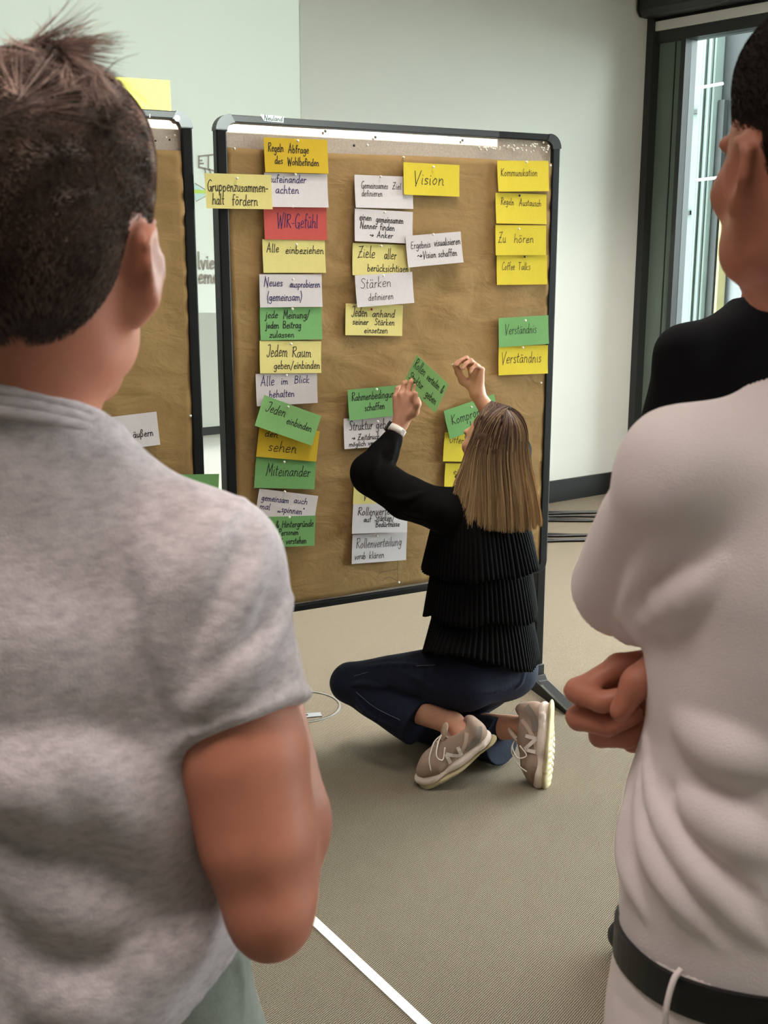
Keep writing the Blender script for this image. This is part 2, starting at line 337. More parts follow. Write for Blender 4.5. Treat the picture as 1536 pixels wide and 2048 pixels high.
for k in range(9):
    far = k < 5; i_ = k if far else k-5
    y0, y1 = ((1021, 1027, 1033, 1038, 1043) if far else (1066, 1071, 1077, 1083))[i_], (1028, 1026, 1034, 1042, 1037, 1074, 1070, 1084, 1080)[k]
    p = [flo(1030+i*30, y0+(y1-y0)*(i/12)+1.2*math.sin(i*.7+k), .0085) for i in range(13)]
    tag(MB().tube(catmull(p, 3), .0082, 8).build('cable', M_cab, smooth=True), 'black cable in the bundle lying on the carpet nearer the wall' if far else 'black cable in the nearer bundle on the carpet right of the pinboard', 'cable', 'cables of the far bundle' if far else 'cables of the near bundle')
# ================================================================ PINBOARDS
M_frame = mat('frame_black', (20, 20, 21), .45, .3)
M_corner = mat('corner_plastic', (50, 52, 54), .4, .4)
M_felt = mat('pinboard_felt', (196, 180, 166), .95, .1, vary=(160, .16), bump=(300, .0008))
def kraft():
    m = mat('kraft_paper', (160, 127, 82), .75, .25, vary=(26, .05))
    nt = m.node_tree; N = nt.nodes; L = nt.links; b = N['Principled BSDF']
    tc = N.new('ShaderNodeTexCoord'); mp = N.new('ShaderNodeMapping'); mp.inputs['Scale'].default_value = (4, 4, 8); L.new(tc.outputs['Object'], mp.inputs[0])
    n1 = N.new('ShaderNodeTexNoise'); n1.inputs['Scale'].default_value = 1.6; n1.inputs['Detail'].default_value = 5; n1.inputs['Distortion'].default_value = .6; L.new(mp.outputs[0], n1.inputs[0])
    n2 = N.new('ShaderNodeTexNoise'); n2.inputs['Scale'].default_value = 55; n2.inputs['Detail'].default_value = 3; L.new(tc.outputs['Object'], n2.inputs[0])
    b1 = N.new('ShaderNodeBump'); b1.inputs['Distance'].default_value = .020; b1.inputs['Strength'].default_value = .45
    b2 = N.new('ShaderNodeBump'); b2.inputs['Distance'].default_value = .0012; b2.inputs['Strength'].default_value = .6
    L.new(n1.outputs[0], b1.inputs['Height']); L.new(b1.outputs[0], b2.inputs['Normal']); L.new(n2.outputs[0], b2.inputs['Height']); L.new(b2.outputs[0], b.inputs['Normal'])
    return m
M_kraft = kraft()
BW, ZT, ZB = 1.218, 1.988, .467
FW = .032                                            # frame tube width
def rr(u0, u1, z0, z1, r, n=7):
    out = []
    for cx, cz, a0 in ((u1-r, z1-r, 0), (u0+r, z1-r, 90), (u0+r, z0+r, 180), (u1-r, z0+r, 270)):
        for i in range(n+1):
            a = math.radians(a0+90*i/n); out.append((cx+r*math.cos(a), cz+r*math.sin(a)))
    return out
def frame_mesh(mb, u0, u1, z0, z1, r, w, d0, d1, part=None):
    o = rr(u0, u1, z0, z1, r); i = rr(u0+w, u1-w, z0+w*.68, z1-w*.68, max(r-w*.6, .006)); n = len(o)
    v = [bp(u, z, d0) for u, z in o]+[bp(u, z, d0) for u, z in i]+[bp(u, z, d1) for u, z in o]+[bp(u, z, d1) for u, z in i]
    f = []
    for k in range(n):
        if part and k not in part: continue
        j = (k+1) % n
        f += [(k, j, n+j, n+k), (2*n+k, 3*n+k, 3*n+j, 2*n+j), (k, 2*n+k, 2*n+j, j), (n+k, n+j, 3*n+j, 3*n+k)]
    mb.add(v, f)
def sheet(name, u0, u1, z0, z1, d, mat_, parent, amp=.003, nx=60, ny=80, seed=0, pts=None):
    rs = np.random.RandomState(seed); us = np.linspace(0, 1, nx); zs = np.linspace(0, 1, ny); U, Z = np.meshgrid(us, zs)
    D = np.zeros_like(U)
    for _ in range(26):
        fx, fz = rs.uniform(.5, 5), rs.uniform(4, 22); D += np.sin(2*np.pi*(fx*U+fz*Z*rs.choice([-1, 1])*.6)+rs.uniform(0, 6.28))*rs.uniform(.2, 1)*np.exp(-((U-rs.uniform(0, 1))**2+(Z-rs.uniform(0, 1))**2)/rs.uniform(.05, .5))
    D = np.abs(D)*amp/ max(1e-6, np.abs(D).max())*1.6
    uu = u0+(u1-u0)*U+.004*np.sin(9*Z+seed); zz = z0+(z1-z0)*Z+.0025*np.sin(7*U+seed)
    v = [bp(a, b, d+c) for a, b, c in zip(uu.ravel(), zz.ravel(), D.ravel())]
    f = [(j*nx+i, j*nx+i+1, (j+1)*nx+i+1, (j+1)*nx+i) for j in range(ny-1) for i in range(nx-1)]
    o = obj(name, v, f, mat_, parent, smooth=True); m = o.modifiers.new('t', 'SOLIDIFY'); m.thickness = .0004; m.offset = 0; return o
def pinboard(label, u0, paper, right_only=False):
    t = thing('pinboard', label, 'pinboard', bp(u0+BW/2, 0, -.03), 'mobile pinboards')
    t.pop('group', None)
    u1 = u0+BW
    mb = MB(); mb.prism([bp(u, z, -.006) for u, z in rr(u0+.01, u1-.01, ZB+.01, ZT-.01, .03)], -BN*.012); mb.build('felt_panel', M_felt, t)
    mb = MB(); frame_mesh(mb, u0, u1, ZB, ZT, .045, FW, .008, -.026); mb.build('frame', M_frame, t, bevel=.004)
    # grey plastic corner pieces at the top
    n = 8
    for k0 in (0, n):
        mb = MB(); frame_mesh(mb, u0-.0012, u1+.0012, ZB-.0012, ZT+.0012, .046, FW+.002, .0095, -.0275, part=range(k0, k0+n-1)); mb.build('corner_piece', M_corner, t)
    sheet('brown_paper', *paper, .001, M_kraft, t, amp=.006, seed=3 if u0 == 0 else 8)
    for uu, s in ((u0+.024, 1), (u1+.004 if u0 == 0 else u1-.028, -1)):        # posts run down behind the panel to a foot each
        MB().prism([bp(uu-.018, .05, -.028), bp(uu+.018, .05, -.028), bp(uu+.018, .05, -.064), bp(uu-.018, .05, -.064)], ZU*(1.75)).build('post', M_frame, t, bevel=.004)
        fd = norm(flo(1150, 1448)-flo(1045, 1372)); fo = V(fd[0], fd[1], 0); side = V(-fo[1], fo[0], 0); c = bp(uu, 0, -.046)
        prof = [(-.27, 0), (.27, 0), (.265, .016), (.05, .045), (.03, .062), (-.03, .062), (-.05, .045), (-.265, .016)]
        mb = MB(); mb.prism([c+fo*x+ZU*z-side*.026 for x, z in prof], side*.052); ft = mb.build('foot', M_frame, t, bevel=.003)
        MB().prism([c+fo*x+ZU*(z+.0005)-side*.0245 for x, z in ((.05, .045), (.265, .016), (.265, .0185), (.05, .0475))], side*.008).build('chrome_edge', mat('chrome', (205, 208, 210), .15, .5, 1.), ft)
        MB().box(c+ZU*.075, (.046, .046, .05), BD, BN).build('socket', M_corner, ft, bevel=.004)
    return t
board = pinboard('pinboard covered in brown paper with the columns of handwritten cards, woman crouching before it', 0., (.030, BW-.029, ZB+.031, 1.897))
board2 = pinboard('left pinboard with brown paper, mostly hidden behind the man in the grey shirt', -.071-BW, (-.071-BW+.04, -.071-.030, ZB+.031, 1.880))
# paper strip of brown showing at the left board's post, white round sticker and maker's plate
def flat(name, pts, d, m, parent, th=.0008):
    return MB().prism([bp(*buv(x, y), d) for x, y in pts], -BN*th).build(name, m, parent)
M_white = mat('white_label', (170, 172, 168), .6)
flat('maker_plate', [(518, 229.5), (565, 233.5), (564.5, 246), (526, 242.5)], .0092, M_white, board)
u_, z_ = buv(352, 237.5)
MB().prism([bp(u_+.0085*math.cos(a), z_+.0085*math.sin(a), .0105) for a in np.linspace(0, 6.283, 25)[:-1]], -BN*.001).build('round_sticker', M_white, board2)
MB().prism([bp(u_+.004*math.cos(a), z_+.004*math.sin(a), .0109) for a in np.linspace(0, 6.283, 17)[:-1]], -BN*.0005).build('sticker_dot', mat('grey_print', (150, 160, 150), .6), board2)
flat('frame_tick', [(296.6, 229), (298.4, 229), (298.6, 236), (296.8, 236)], .0095, M_white, board2)
# ================================================================ HANDWRITING: single stroke letters
# x-height 4, ascender 8, descender -3; strokes split by '/', points 'x,y'; '!' keeps a corner sharp
G = {
'a': (4, '3.3,3.4 1.9,4 .5,2.4 .9,.3 2.3,.5 3.3,2.6/3.4,3.9 3.3,1 4.1,.1'), 'b': (4, '.6,8 .6,.2/.6,2.6 2,4 3.4,2.6 2.8,.2 1.2,0 .6,.8'),
'c': (3.4, '3.2,3.3 1.9,4 .5,2.2 1.2,.1 3.3,.6'), 'd': (4, '3.3,3.2 1.8,4 .5,2 1.2,0 2.6,.5 3.3,2/3.5,8 3.3,1 4,.1'),
'e': (3.6, '.6,2 3,2.4 2.9,3.7 1.7,4 .6,2.2 1.1,.1 3.4,.6'), 'f': (2.8, '3,7.4 2,8 1.3,6.4 1.2,0/.2,4.3 2.7,4.5'),
'g': (4, '3.2,3.4 1.8,4 .5,2.2 1.3,.3 2.8,.9 3.3,3/3.4,3.9 3.3,-1.6 2,-3 .5,-2.2'), 'h': (4, '.6,8 .6,0/.6,2.4 2,4 3.2,3 3.3,.6 4,.1'),
'i': (1.6, '.7,4 .7,.6 1.3,.1/.8,5.7 .9,5.9'), 'j': (1.8, '1,4 1,-1.8 0,-3 -.8,-2.2/1,5.7 1.1,5.9'), 'k': (3.6, '.6,8 .6,0/3,4 .7,1.8 3.4,0'),
'l': (1.6, '.7,8 .7,.7 1.4,.1'), 'm': (6, '.6,4 .6,0/.6,2.6 1.8,4 2.9,2.8 2.9,0/2.9,2.6 4.2,4 5.2,2.8 5.2,.5 5.9,.1'),
'n': (4, '.6,4 .6,0/.6,2.4 2,4 3.2,2.8 3.2,.5 3.9,.1'), 'o': (4, '2,4 .5,2.2 1.4,.1 3.2,1.4 3,3.4 1.8,4'), 'p': (4, '.6,4 .6,-3/.6,2.8 2,4 3.4,2.4 2.4,.1 .7,.7'),
'q': (4, '3.3,3.4 1.8,4 .5,2 1.4,.1 3.2,1.6/3.4,4 3.4,-3'), 'r': (2.8, '.6,4 .6,0/.6,2.2 1.7,3.9 2.8,3.6'), 's': (3, '2.7,3.5 1.4,4 .7,3 2.4,1.4 2,.2 .4,.4'),
't': (2.6, '1.2,6.6 1.1,.8 2.3,.2/0,4.4 2.5,4.5'), 'u': (4, '.6,4 .6,1.2 1.6,0 3,1.4/3.2,4 3.2,.8 4,.1'), 'v': (3.4, '.3,4 1.6,.1! 3.2,4'),
'w': (5, '.4,4 1.2,.2! 2.5,3.2! 3.6,.2! 4.8,4'), 'x': (3.4, '.4,4 3,0/3,4 .4,0'), 'y': (3.6, '.6,4 1.8,.8/3.3,4 1.4,-2.6 .3,-3'), 'z': (3.2, '.5,3.9 2.8,3.9! .4,.1! 3,.1'),
'A': (5.4, '.3,0 2.5,8! 4.6,0/1.1,2.8 4.2,2.9'), 'B': (4.8, '.6,8 .6,0/.6,8 3.4,7.6 3.2,5 .8,4.3 3.8,3.6 3.8,.7 .6,0'), 'C': (4.8, '4.4,7 2.8,8 .7,5 1,1 3,0 4.6,1'),
'E': (4.4, '4,7.8 1.4,7.6 1,4.6 2.8,4.3 .8,3.4 .9,.4 4,.3'), 'G': (5, '4.4,7.2 2.6,8 .6,5 1,1 3,0 4.4,2.6 2.8,3.2/4.4,3 4.4,-.6'), 'H': (5, '.6,8 .6,0/4.2,8 4.2,0/.6,4 4.2,4.3'),
'J': (4, '1,7.8 3.6,8 3,1.4 1.4,-.6 .1,.8'), 'K': (4.6, '.6,8 .6,0/4.2,8 .8,3.8 4.4,0'), 'M': (6, '.4,0 1.2,8! 3,3! 4.9,8! 5.4,0'), 'N': (5.2, '.5,0 .7,8! 4.2,0! 4.5,8'),
'O': (5, '2.6,8 .6,5 1,.8 3,.1 4.5,3.4 4,7 2.4,8'), 'P': (4.4, '.7,8 .7,0/.4,7.6 3.4,8 3.9,5.2 .8,4'), 'R': (4.8, '.7,8 .7,0/.3,7.4 3.2,8 3.9,5.6 .9,4.2! 4.6,0'),
'S': (4.4, '4,7 2.4,8 .8,6.2 3.6,3.2 3,.4 .5,.7'), 'T': (4.4, '.2,7.8 4.4,8/2.3,7.9 2.2,0'), 'V': (4.8, '.2,8 2,0! 4.7,8.2'), 'W': (6.6, '.2,8 1.6,0! 3.2,6! 4.7,0! 6.4,8.2'),
'Z': (4.8, '.6,7.6 4.2,8! .6,.2! 4.4,.4/1.2,4 3.6,4.2'), 'I': (2, '.9,8 .8,0'), 'U': (4.8, '.7,8 .7,1.6 2.4,0 4,2/4.2,8 4.2,0'),
'D': (4.8, '.6,8 .6,0/.2,7.8 3.4,7.2 4.2,4 3,.6 .4,0'), 'F': (4.2, '.7,8 .7,0/.7,7.8 4,7.9/.7,4.2 3.2,4.4'), 'L': (4, '.7,8 .6,.3! 3.8,.3'),
'-': (3, '.5,2.6 2.7,2.7'), '/': (3.4, '.3,-1.5 3.2,8.4'), '(': (2, '1.8,9 .5,4 1.6,-2'), ')': (2, '.4,9 1.6,4 .2,-2'), '&': (5.2, '4.6,1 3.4,.1 1,6 1.8,8 2.8,6.6 .8,3 .8,.8 2.6,0 4.6,3.6'),
'>': (5, '0,2.6 1,3.4 2,2.4 4.2,2.6/3,4 4.5,2.6! 3,1.2'), '"': (1.6, '.3,7 .2,8.2/1.1,7 1,8.2'), ',': (1.6, '.3,.6 .1,-.8/1.1,.6 .9,-.8'), '.': (1.6, '.6,.1 .8,.3'),
'0': (4, '2,8 .5,5 .9,.6 2.4,.1 3.5,3.6 3,7.4 1.8,8'), '1': (2.6, '.4,5.6 1.7,8! 1.7,0'), '2': (4, '.5,6.4 2,8 3.4,6.2 .4,.2! 3.7,.2'), '4': (4, '2.6,8 .4,2.6! 3.8,2.6/2.8,5 2.8,0'), '8': (4, '2,4.2 .7,6 2,8 3.2,6 2,4.2 .5,2 2,0 3.5,2 2,4.2'),
'|': (1.6, '.7,8.6 .7,-1'), ' ': (3.2, ''),
'ß': (4.4, '.6,-2.6 .7,5 1.6,8 3,6.6 1.8,4.4 3.4,2.4 2.6,.2 1.4,.4'),
}
for k, b in (('ä', 'a'), ('ö', 'o'), ('ü', 'u')):
    w, s = G[b]; G[k] = (w, s+'/1.2,5.6 1.3,6.2/2.7,5.6 2.8,6.2')
def strokes(text, seed=0, slant=.12, jit=.22, caps_h=1.0):
    rs = random.Random(seed); x = 0; out = []
    for ch in text:
        w, s = G[ch]
        dy = rs.uniform(-jit, jit); sc = 1+rs.uniform(-.06, .06)
        for st in filter(None, s.split('/')):
            pts = []
            for p in st.split():
                hard = p.endswith('!'); a, b = map(float, p.rstrip('!').split(','))
                a += rs.uniform(-jit, jit)*.6; b = b*sc+dy+rs.uniform(-jit, jit)*.6
                q = (x+a+b*slant, b); pts += [q]*(2 if hard else 1)
            out.append([tuple(q) for q in catmull([V(*q) for q in pts], 4)])
        x += w+.55
    return out, x
def ink(mb, text, org, ex, ey, ez, x0, y0, width, size, th, seed=0, slant=.12, jit=.22, off=.0012, height=None, warp=None):
    """line of handwriting; (x0,y0) baseline start on the card in metres, width = room for the line, size = letter unit"""
    st, w = strokes(text, seed, slant, jit); sx = width/w; sy = size
    for s in st:
        P = [V(x0+x*sx, y0+y*sy) for x, y in s]; Q = [P[0]]
        for p in P[1:]:
            if np.hypot(*(p-Q[-1])) > 1e-4: Q.append(p)
        if len(Q) < 2: Q.append(Q[0]+V(th*.5, th*.3))
        L, R = [], []
        for i, p in enumerate(Q):
            t = norm(Q[min(i+1, len(Q)-1)]-Q[max(i-1, 0)]); n = V(-t[1], t[0])*th/2
            e = -t*th*.4 if i == 0 else (t*th*.4 if i == len(Q)-1 else 0)
            L.append(p+n+e); R.append(p-n+e)
        pts = L+R; h = [warp(*q) if warp else 0. for q in pts]
        v = [org+ex*q[0]+ey*q[1]+ez*(off+hh) for q, hh in zip(pts, h)]; k = len(L)
        mb.add(v, [(i, k+i, k+i+1, i+1) for i in range(k-1)])
M_ink = mat('black_marker', (22, 20, 26), .6); M_inkb = mat('blue_marker', (34, 28, 92), .6); M_inkg = mat('thin_marker', (48, 44, 48), .6)
PAPERS = {k: mat('card_'+k, c, .8, .15, vary=(70, .03)) for k, c in dict(gold=(214, 178, 52), yellow=(226, 202, 66), pale=(230, 214, 138), white=(222, 212, 213), red=(200, 88, 82), green=(124, 174, 110), lime=(144, 194, 124), bright=(196, 190, 96)).items()}
CNAME = dict(gold='gold yellow', yellow='bright yellow', pale='pale yellow', white='white', red='red', green='green', lime='light green', bright='yellow')
CW, CH = .205, .0975
def card(colour, frame, layer, lines, label, seed=0, curl=.006, ink_m=None, th=.0023, w=CW, h=CH, tilt=0.):
    """frame=(u,z of the middle, rotation) on the board; lines=(text,x,y,width,size) in card fractions from the lower left corner"""
    if len(frame) == 3:
        u, z, rot = frame; ex = BD*math.cos(rot)+ZU*math.sin(rot); ez = BN; ey = np.cross(ez, ex)
        if ey[2] < 0: ey = -ey
        org = bp(u, z, layer)-ex*w/2-ey*h/2
    else: org, ex, ey, ez = frame
    def warp(x, y):
        a = 1-y/h; return curl*(a*a)+.0015*math.sin(x/w*3+seed)*a + .35*curl*((x/w-.5)*2)**2*(.5 if len(frame) == 3 else 1)
    nx, ny = 9, 6; v = []; f = []
    for s in (0, -.0004):
        for j in range(ny):
            for i in range(nx):
                x, y = w*i/(nx-1), h*j/(ny-1); v.append(org+ex*x+ey*y+ez*(warp(x, y)+s))
    n = nx*ny
    for j in range(ny-1):
        for i in range(nx-1):
            a = j*nx+i; q = (a, a+1, a+nx+1, a+nx); f += [q, tuple(reversed([k+n for k in q]))]
    rim = [i for i in range(nx)]+[j*nx+nx-1 for j in range(1, ny)]+[(ny-1)*nx+i for i in range(nx-2, -1, -1)]+[j*nx for j in range(ny-2, 0, -1)]
    f += [(a, a+n, b+n, b) for a, b in zip(rim, rim[1:]+rim[:1])]
    t = tag(obj('moderation_card', v, f, PAPERS[colour], smooth=False), label, 'card')
    if lines:
        mb = MB()
        for k, ln in enumerate(lines):
            tx, x0, y0, wd, sz = ln[:5]
            ink(mb, tx, org, ex, ey, ez, x0*w, y0*h, wd*w, sz*h/8*(.80 if sz < .335 else .92), ln[5] if len(ln) > 5 else th, seed*11+k, off=.0006, warp=warp, slant=ln[6] if len(ln) > 6 else .12)
        mb.build('handwriting', ink_m or M_ink, t)
    return t
def quad_frame(tl, tr, bl):
    a, b, c = V(*buv(*tl)), V(*buv(*tr)), V(*buv(*bl)); ctr = (b+c)/2; d = b-a
    return ctr[0], ctr[1], math.atan2(d[1], d[0])
# colour, corners TL TR BL in the photo, layer height, lines, ink
CARDS = [
('gold', (524, 276), (648.7, 280.7), (526, 345), 9, [('Regeln', .06, .60, .24, .30), ('Abfrage', .37, .58, .33, .30), ('des', .15, .25, .13, .26), ('Wohlbefinden', .35, .22, .50, .28)], 'k', 'at the top of the left column'),
('pale', (409.4, 348), (530.5, 351.5), (411, 417), 17, [('Gruppenzusammen-', .03, .50, .92, .34), ('halt', .09, .12, .18, .34), ('fördern', .38, .10, .40, .34)], 'k', 'hanging over the left frame edge'),
('white', (526, 346.6), (649.5, 349.7), (527, 413.5), 6, [('aufeinander', .06, .72, .60, .28), ('achten', .16, .40, .38, .30)], 'b', 'below the gold card'),
('red', (526, 414), (648, 417.5), (527, 476), 3, [('WIR-Gefühl', .20, .36, .66, .46)], 'b', 'the only red one'),
('pale', (524, 479), (646, 480.7), (523, 545), 3, [('Alle', .06, .62, .20, .32), ('einbeziehen', .36, .58, .62, .30)], 'k', 'below the red card'),
('white', (516, 549.5), (638.6, 549.7), (516.7, 613.5), 6, [('Neues', .07, .64, .30, .32), ('ausprobieren', .48, .60, .49, .27), ('(gemeinsam)', .11, .20, .56, .32)], 'b', 'left column'),
('green', (518.5, 615), (638.6, 614.6), (518.5, 679.7), 3, [('jede', .09, .68, .20, .28), ('Meinung/', .37, .66, .43, .30), ('jeden', .09, .36, .21, .26), ('Beitrag', .36, .36, .30, .28), ('zulassen', .14, .08, .40, .24)], 'k', 'left column'),
('pale', (517, 682), (637, 683), (516, 744.5), 6, [('Jedem', .11, .52, .34, .38), ('Raum', .52, .50, .32, .36), ('geben/einbinden', .22, .14, .76, .30)], 'k', 'left column'),
('white', (508.7, 747.7), (628.5, 742.8), (509, 810), 9, [('Alle', .07, .62, .23, .34), ('im', .40, .64, .12, .30), ('Blick', .62, .66, .25, .30), ('behalten', .20, .24, .42, .30)], 'b', 'left column'),
('lime', (520.3, 788.8), (632, 830), (503.4, 848), 21, [('Jeden', .09, .56, .34, .34), ('einbinden', .48, .40, .44, .30)], 'k', 'tilted over the yellow one'),
('gold', (517, 853), (635, 864.5), (508, 907.7), 7, [('den', .10, .66, .22, .30), ('sehen', .18, .22, .48, .36)], 'k', 'half covered by the tilted green card'),
('green', (510, 912), (628, 916), (505.8, 974), 3, [('Miteinander', .18, .40, .74, .40)], 'k', 'left column'),
('white', (515, 975.4), (630.4, 990), (507, 1037), 5, [('gemeinsam', .06, .64, .46, .26), ('auch', .60, .68, .24, .26), ('mal', .05, .36, .18, .26), (',,spinnen"', .36, .34, .44, .26)], 'b', 'left column'),
('green', (505, 1032), (621.8, 1028.6), (506, 1091.5), 16, [('Motive & Hintergründe', .02, .64, .95, .28), ('einer', .12, .38, .18, .25), ('Personen', .38, .38, .34, .25), ('fragen & verstehen', .14, .09, .72, .26)], 'k', 'bottom of the left column'),
('white', (708.4, 349.7), (818.8, 354), (707.5, 416), 5, [('Gemeinsames', .11, .60, .46, .26, .0018), ('Ziel', .64, .60, .16, .26, .0018), ('definieren', .11, .36, .36, .24, .0018)], 'g', 'half under the Vision card'),
('yellow', (801.6, 325.3), (911.6, 331), (802, 390), 10, [('Vision', .17, .34, .56, .44)], 'k', 'top of the middle column'),
('white', (706, 417.8), (818.8, 424.7), (703.8, 482), 10, [('einen', .08, .66, .21, .26), ('gemeinsamen', .36, .62, .48, .26), ('Nenner', .09, .40, .30, .26), ('finden', .43, .38, .26, .26), ('> Anker', .26, .14, .40, .24)], 'k', 'middle column'),
('white', (803.5, 474), (912, 465), (807, 533.4), 18, [('Ergebnis', .08, .58, .36, .28, .0019, .05), ('visualisieren', .50, .60, .48, .28), ('>', .18, .26, .10, .26), ('Vision schaffen', .28, .24, .62, .28)], 'k', 'slightly tilted, right of the middle column'),
('pale', (701, 486.6), (813, 491), (703, 549.7), 6, [('Ziele', .09, .56, .30, .38), ('aller', .54, .54, .22, .34), ('berücksichtigen', .25, .14, .72, .30)], 'k', 'middle column'),
('white', (705, 551), (816, 543.7), (707, 613.7), 15, [('Stärken', .08, .58, .54, .36, .0018), ('definieren', .20, .18, .44, .28, .0018)], 'g', 'middle column, below the one about goals'),
('pale', (688.7, 607), (800.6, 610.6), (687, 669), 5, [('Jeden', .10, .60, .28, .34), ('anhand', .46, .60, .40, .30), ('seiner', .12, .34, .28, .26), ('Stärken', .50, .34, .36, .26), ('einsetzen', .32, .08, .42, .25)], 'k', 'held by a red pin'),
('green', (690, 779.4), (802, 769), (692.8, 838.7), 9, [('Rahmenbedingungen', .06, .62, .92, .32), ('schaffen', .28, .26, .36, .30)], 'k', 'beside the raised hand'),
('white', (685.6, 836), (794, 830), (685.6, 896.6), 4, [('Struktur geben', .09, .60, .78, .34), ('> Zeitdruck wenn', .14, .26, .74, .24), ('möglich vermeiden', .08, .07, .74, .20)], 'k', 'partly behind the forearm'),
('pale', (706, 948), (812, 949), (705, 1006.5), 4, [('V', .17, .16, .10, .34)], 'k', 'mostly hidden behind the black sleeve'),
('white', (700.6, 1006), (807.5, 1003.4), (698.4, 1064), 14, [('Rollenverteilung', .09, .62, .84, .32), ('auf', .20, .38, .14, .26), ('Stärken/', .40, .40, .36, .28), ('Bedürfnisse', .42, .20, .44, .24)], 'k', 'below the black elbow'),
('white', (702, 1067.5), (807.5, 1061), (702, 1126), 4, [('Rollenverteilung', .07, .52, .84, .36, .0018), ('vorab', .05, .14, .20, .30, .0018), ('klären', .31, .14, .28, .30, .0018)], 'g', 'lowest of the middle column'),
('yellow', (990.3, 322.5), (1090.3, 323), (989.7, 383.4), 8, [('Kommunikation', .06, .50, .72, .32, .0019)], 'k', 'top of the right column'),
('yellow', (986.6, 385.6), (1087, 388.7), (987, 447.5), 4, [('Regeln', .10, .62, .26, .28, .0019), ('Austausch', .46, .60, .44, .28, .0019)], 'k', 'right column'),
('yellow', (986, 451), (1086, 452), (985, 509.7), 8, [('Zu', .05, .42, .16, .36, .0019), ('hören', .36, .42, .40, .34, .0019)], 'k', 'right column'),
('yellow', (989.7, 509.7), (1088.7, 510), (989, 570), 4, [('Coffee', .10, .50, .26, .32, .0017), ('Talks', .42, .50, .25, .32, .0017)], 'k', 'right column'),
('green', (992, 637.8), (1090.6, 632), (992, 692), 8, [('Verständnis', .12, .42, .64, .36, .0018)], 'k', 'the green one of the right column'),
('yellow', (992, 692.5), (1090.6, 690), (992.5, 749.4), 4, [('Verständnis', .05, .40, .82, .42, .0020)], 'k', 'lowest of the right column'),
('green', (883.4, 822), (982, 789), (890.6, 873.7), 12, [('Kompromisse', .10, .44, .84, .36), ('bilden', .42, .12, .36, .30)], 'k', 'tilted behind the head'),
('yellow', (885, 864), (985, 868), (881, 920), 6, [('Offener', .10, .64, .40, .30, .0019)], 'k', 'left of the face, below the tilted green card'),
('yellow', (886.6, 925), (985, 925), (885, 983), 4, [('eigene', .16, .62, .40, .28, .0019), ('prüfen', .18, .24, .40, .28, .0019)], 'k', 'left of the hair at shoulder height'),
]
INK = dict(k=M_ink, b=M_inkb, g=M_inkg)
for i, (c, tl, tr, bl, ly, ln, ik, where) in enumerate(CARDS):
    words = ' '.join(x[0] for x in ln).replace('> ', '')
    words = ' '.join(words.split()[:4])
    card(c, quad_frame(tl, tr, bl), ly*.001+.008, ln, '%s card reading %s, %s' % (CNAME[c], words, where), seed=i, curl=.004+.004*((i*37) % 5)/5, ink_m=INK[ik])
card('white', quad_frame((188, 838), (295.6, 825), (194, 903)), .011, [('n', .38, .60, .10, .30), ('äußern', .62, .30, .30, .27)], 'white card on the left pinboard above the grey shoulder', seed=50)
card('green', quad_frame((312, 950), (424, 948), (313, 1011)), .014, [], 'green card on the left pinboard sticking out over its right edge', seed=51)
card('bright', quad_frame((218, 156), (332, 163), (219, 219)), -.030, [], 'yellow card standing up above the top rail of the left pinboard', seed=52, curl=.002)
# ================================================================ PINS
M_pin = {k: mat('pin_'+k, c, .3, .5) for k, c in dict(white=(238, 234, 222), black=(24, 22, 22), red=(176, 40, 36)).items()}
M_steel = mat('steel', (190, 190, 190), .3, .5, 1.)
def pin(px, py, d, label, colour='white', group=None, r=.0042, uv=None, lean=0.):
    u, z = uv if uv else buv(px, py)
    ax = norm(BN+ZU*.25+BD*lean); c = bp(u, z, d)+ax*.006
    v = []; f = []; n = 10; X = norm(np.cross(ax, ZU)); Y = np.cross(ax, X)
    prof = [(-.006-d, .0005), (-.0022, .0006), (-.0021, r*.8), (-.0005, r), (.0012, r*.9), (.0024, r*.45), (.0028, .0001)]
    for h, q in prof: v += [c+ax*h+(X*math.cos(2*math.pi*k/n)+Y*math.sin(2*math.pi*k/n))*q for k in range(n)]
    f = [(i*n+k, i*n+(k+1) % n, (i+1)*n+(k+1) % n, (i+1)*n+k) for i in range(len(prof)-1) for k in range(n)]+[tuple(range(n-1, -1, -1)), tuple((len(prof)-1)*n+k for k in range(n))]
    return tag(obj('push_pin', v, f, M_pin[colour], smooth=True), label, 'pin', group)
CP = [(589, 284), (466, 359), (585, 351), (580.5, 414.5), (588, 490), (580.5, 559), (580, 618), (577, 688), (567, 750), (567, 812), None, (564, 923), (564.6, 982), (571, 1031), (755, 355), (859, 336), (761.6, 426), (856, 470), (756, 493), (758, 552), (737.5, 619), (746.5, 778), (750, 842.5), None, None, (748, 1070), (1045, 326), (1032.5, 392.5), (1030, 459), (1043, 514), (1043, 641), (1039, 695), (934, 813), None, None]
for i, (q, cd) in enumerate(zip(CP, CARDS)):
    if q is None: continue
    cc = 'red' if i == 20 else ('black' if i in (27, 29) else 'white')
    words = ' '.join(' '.join(x[0] for x in cd[5]).replace('> ', '').split()[:3])
    pin(*q, cd[4]*.001+.010, '%s pin holding the %s card reading %s' % (cc, CNAME[cd[0]], words), cc)
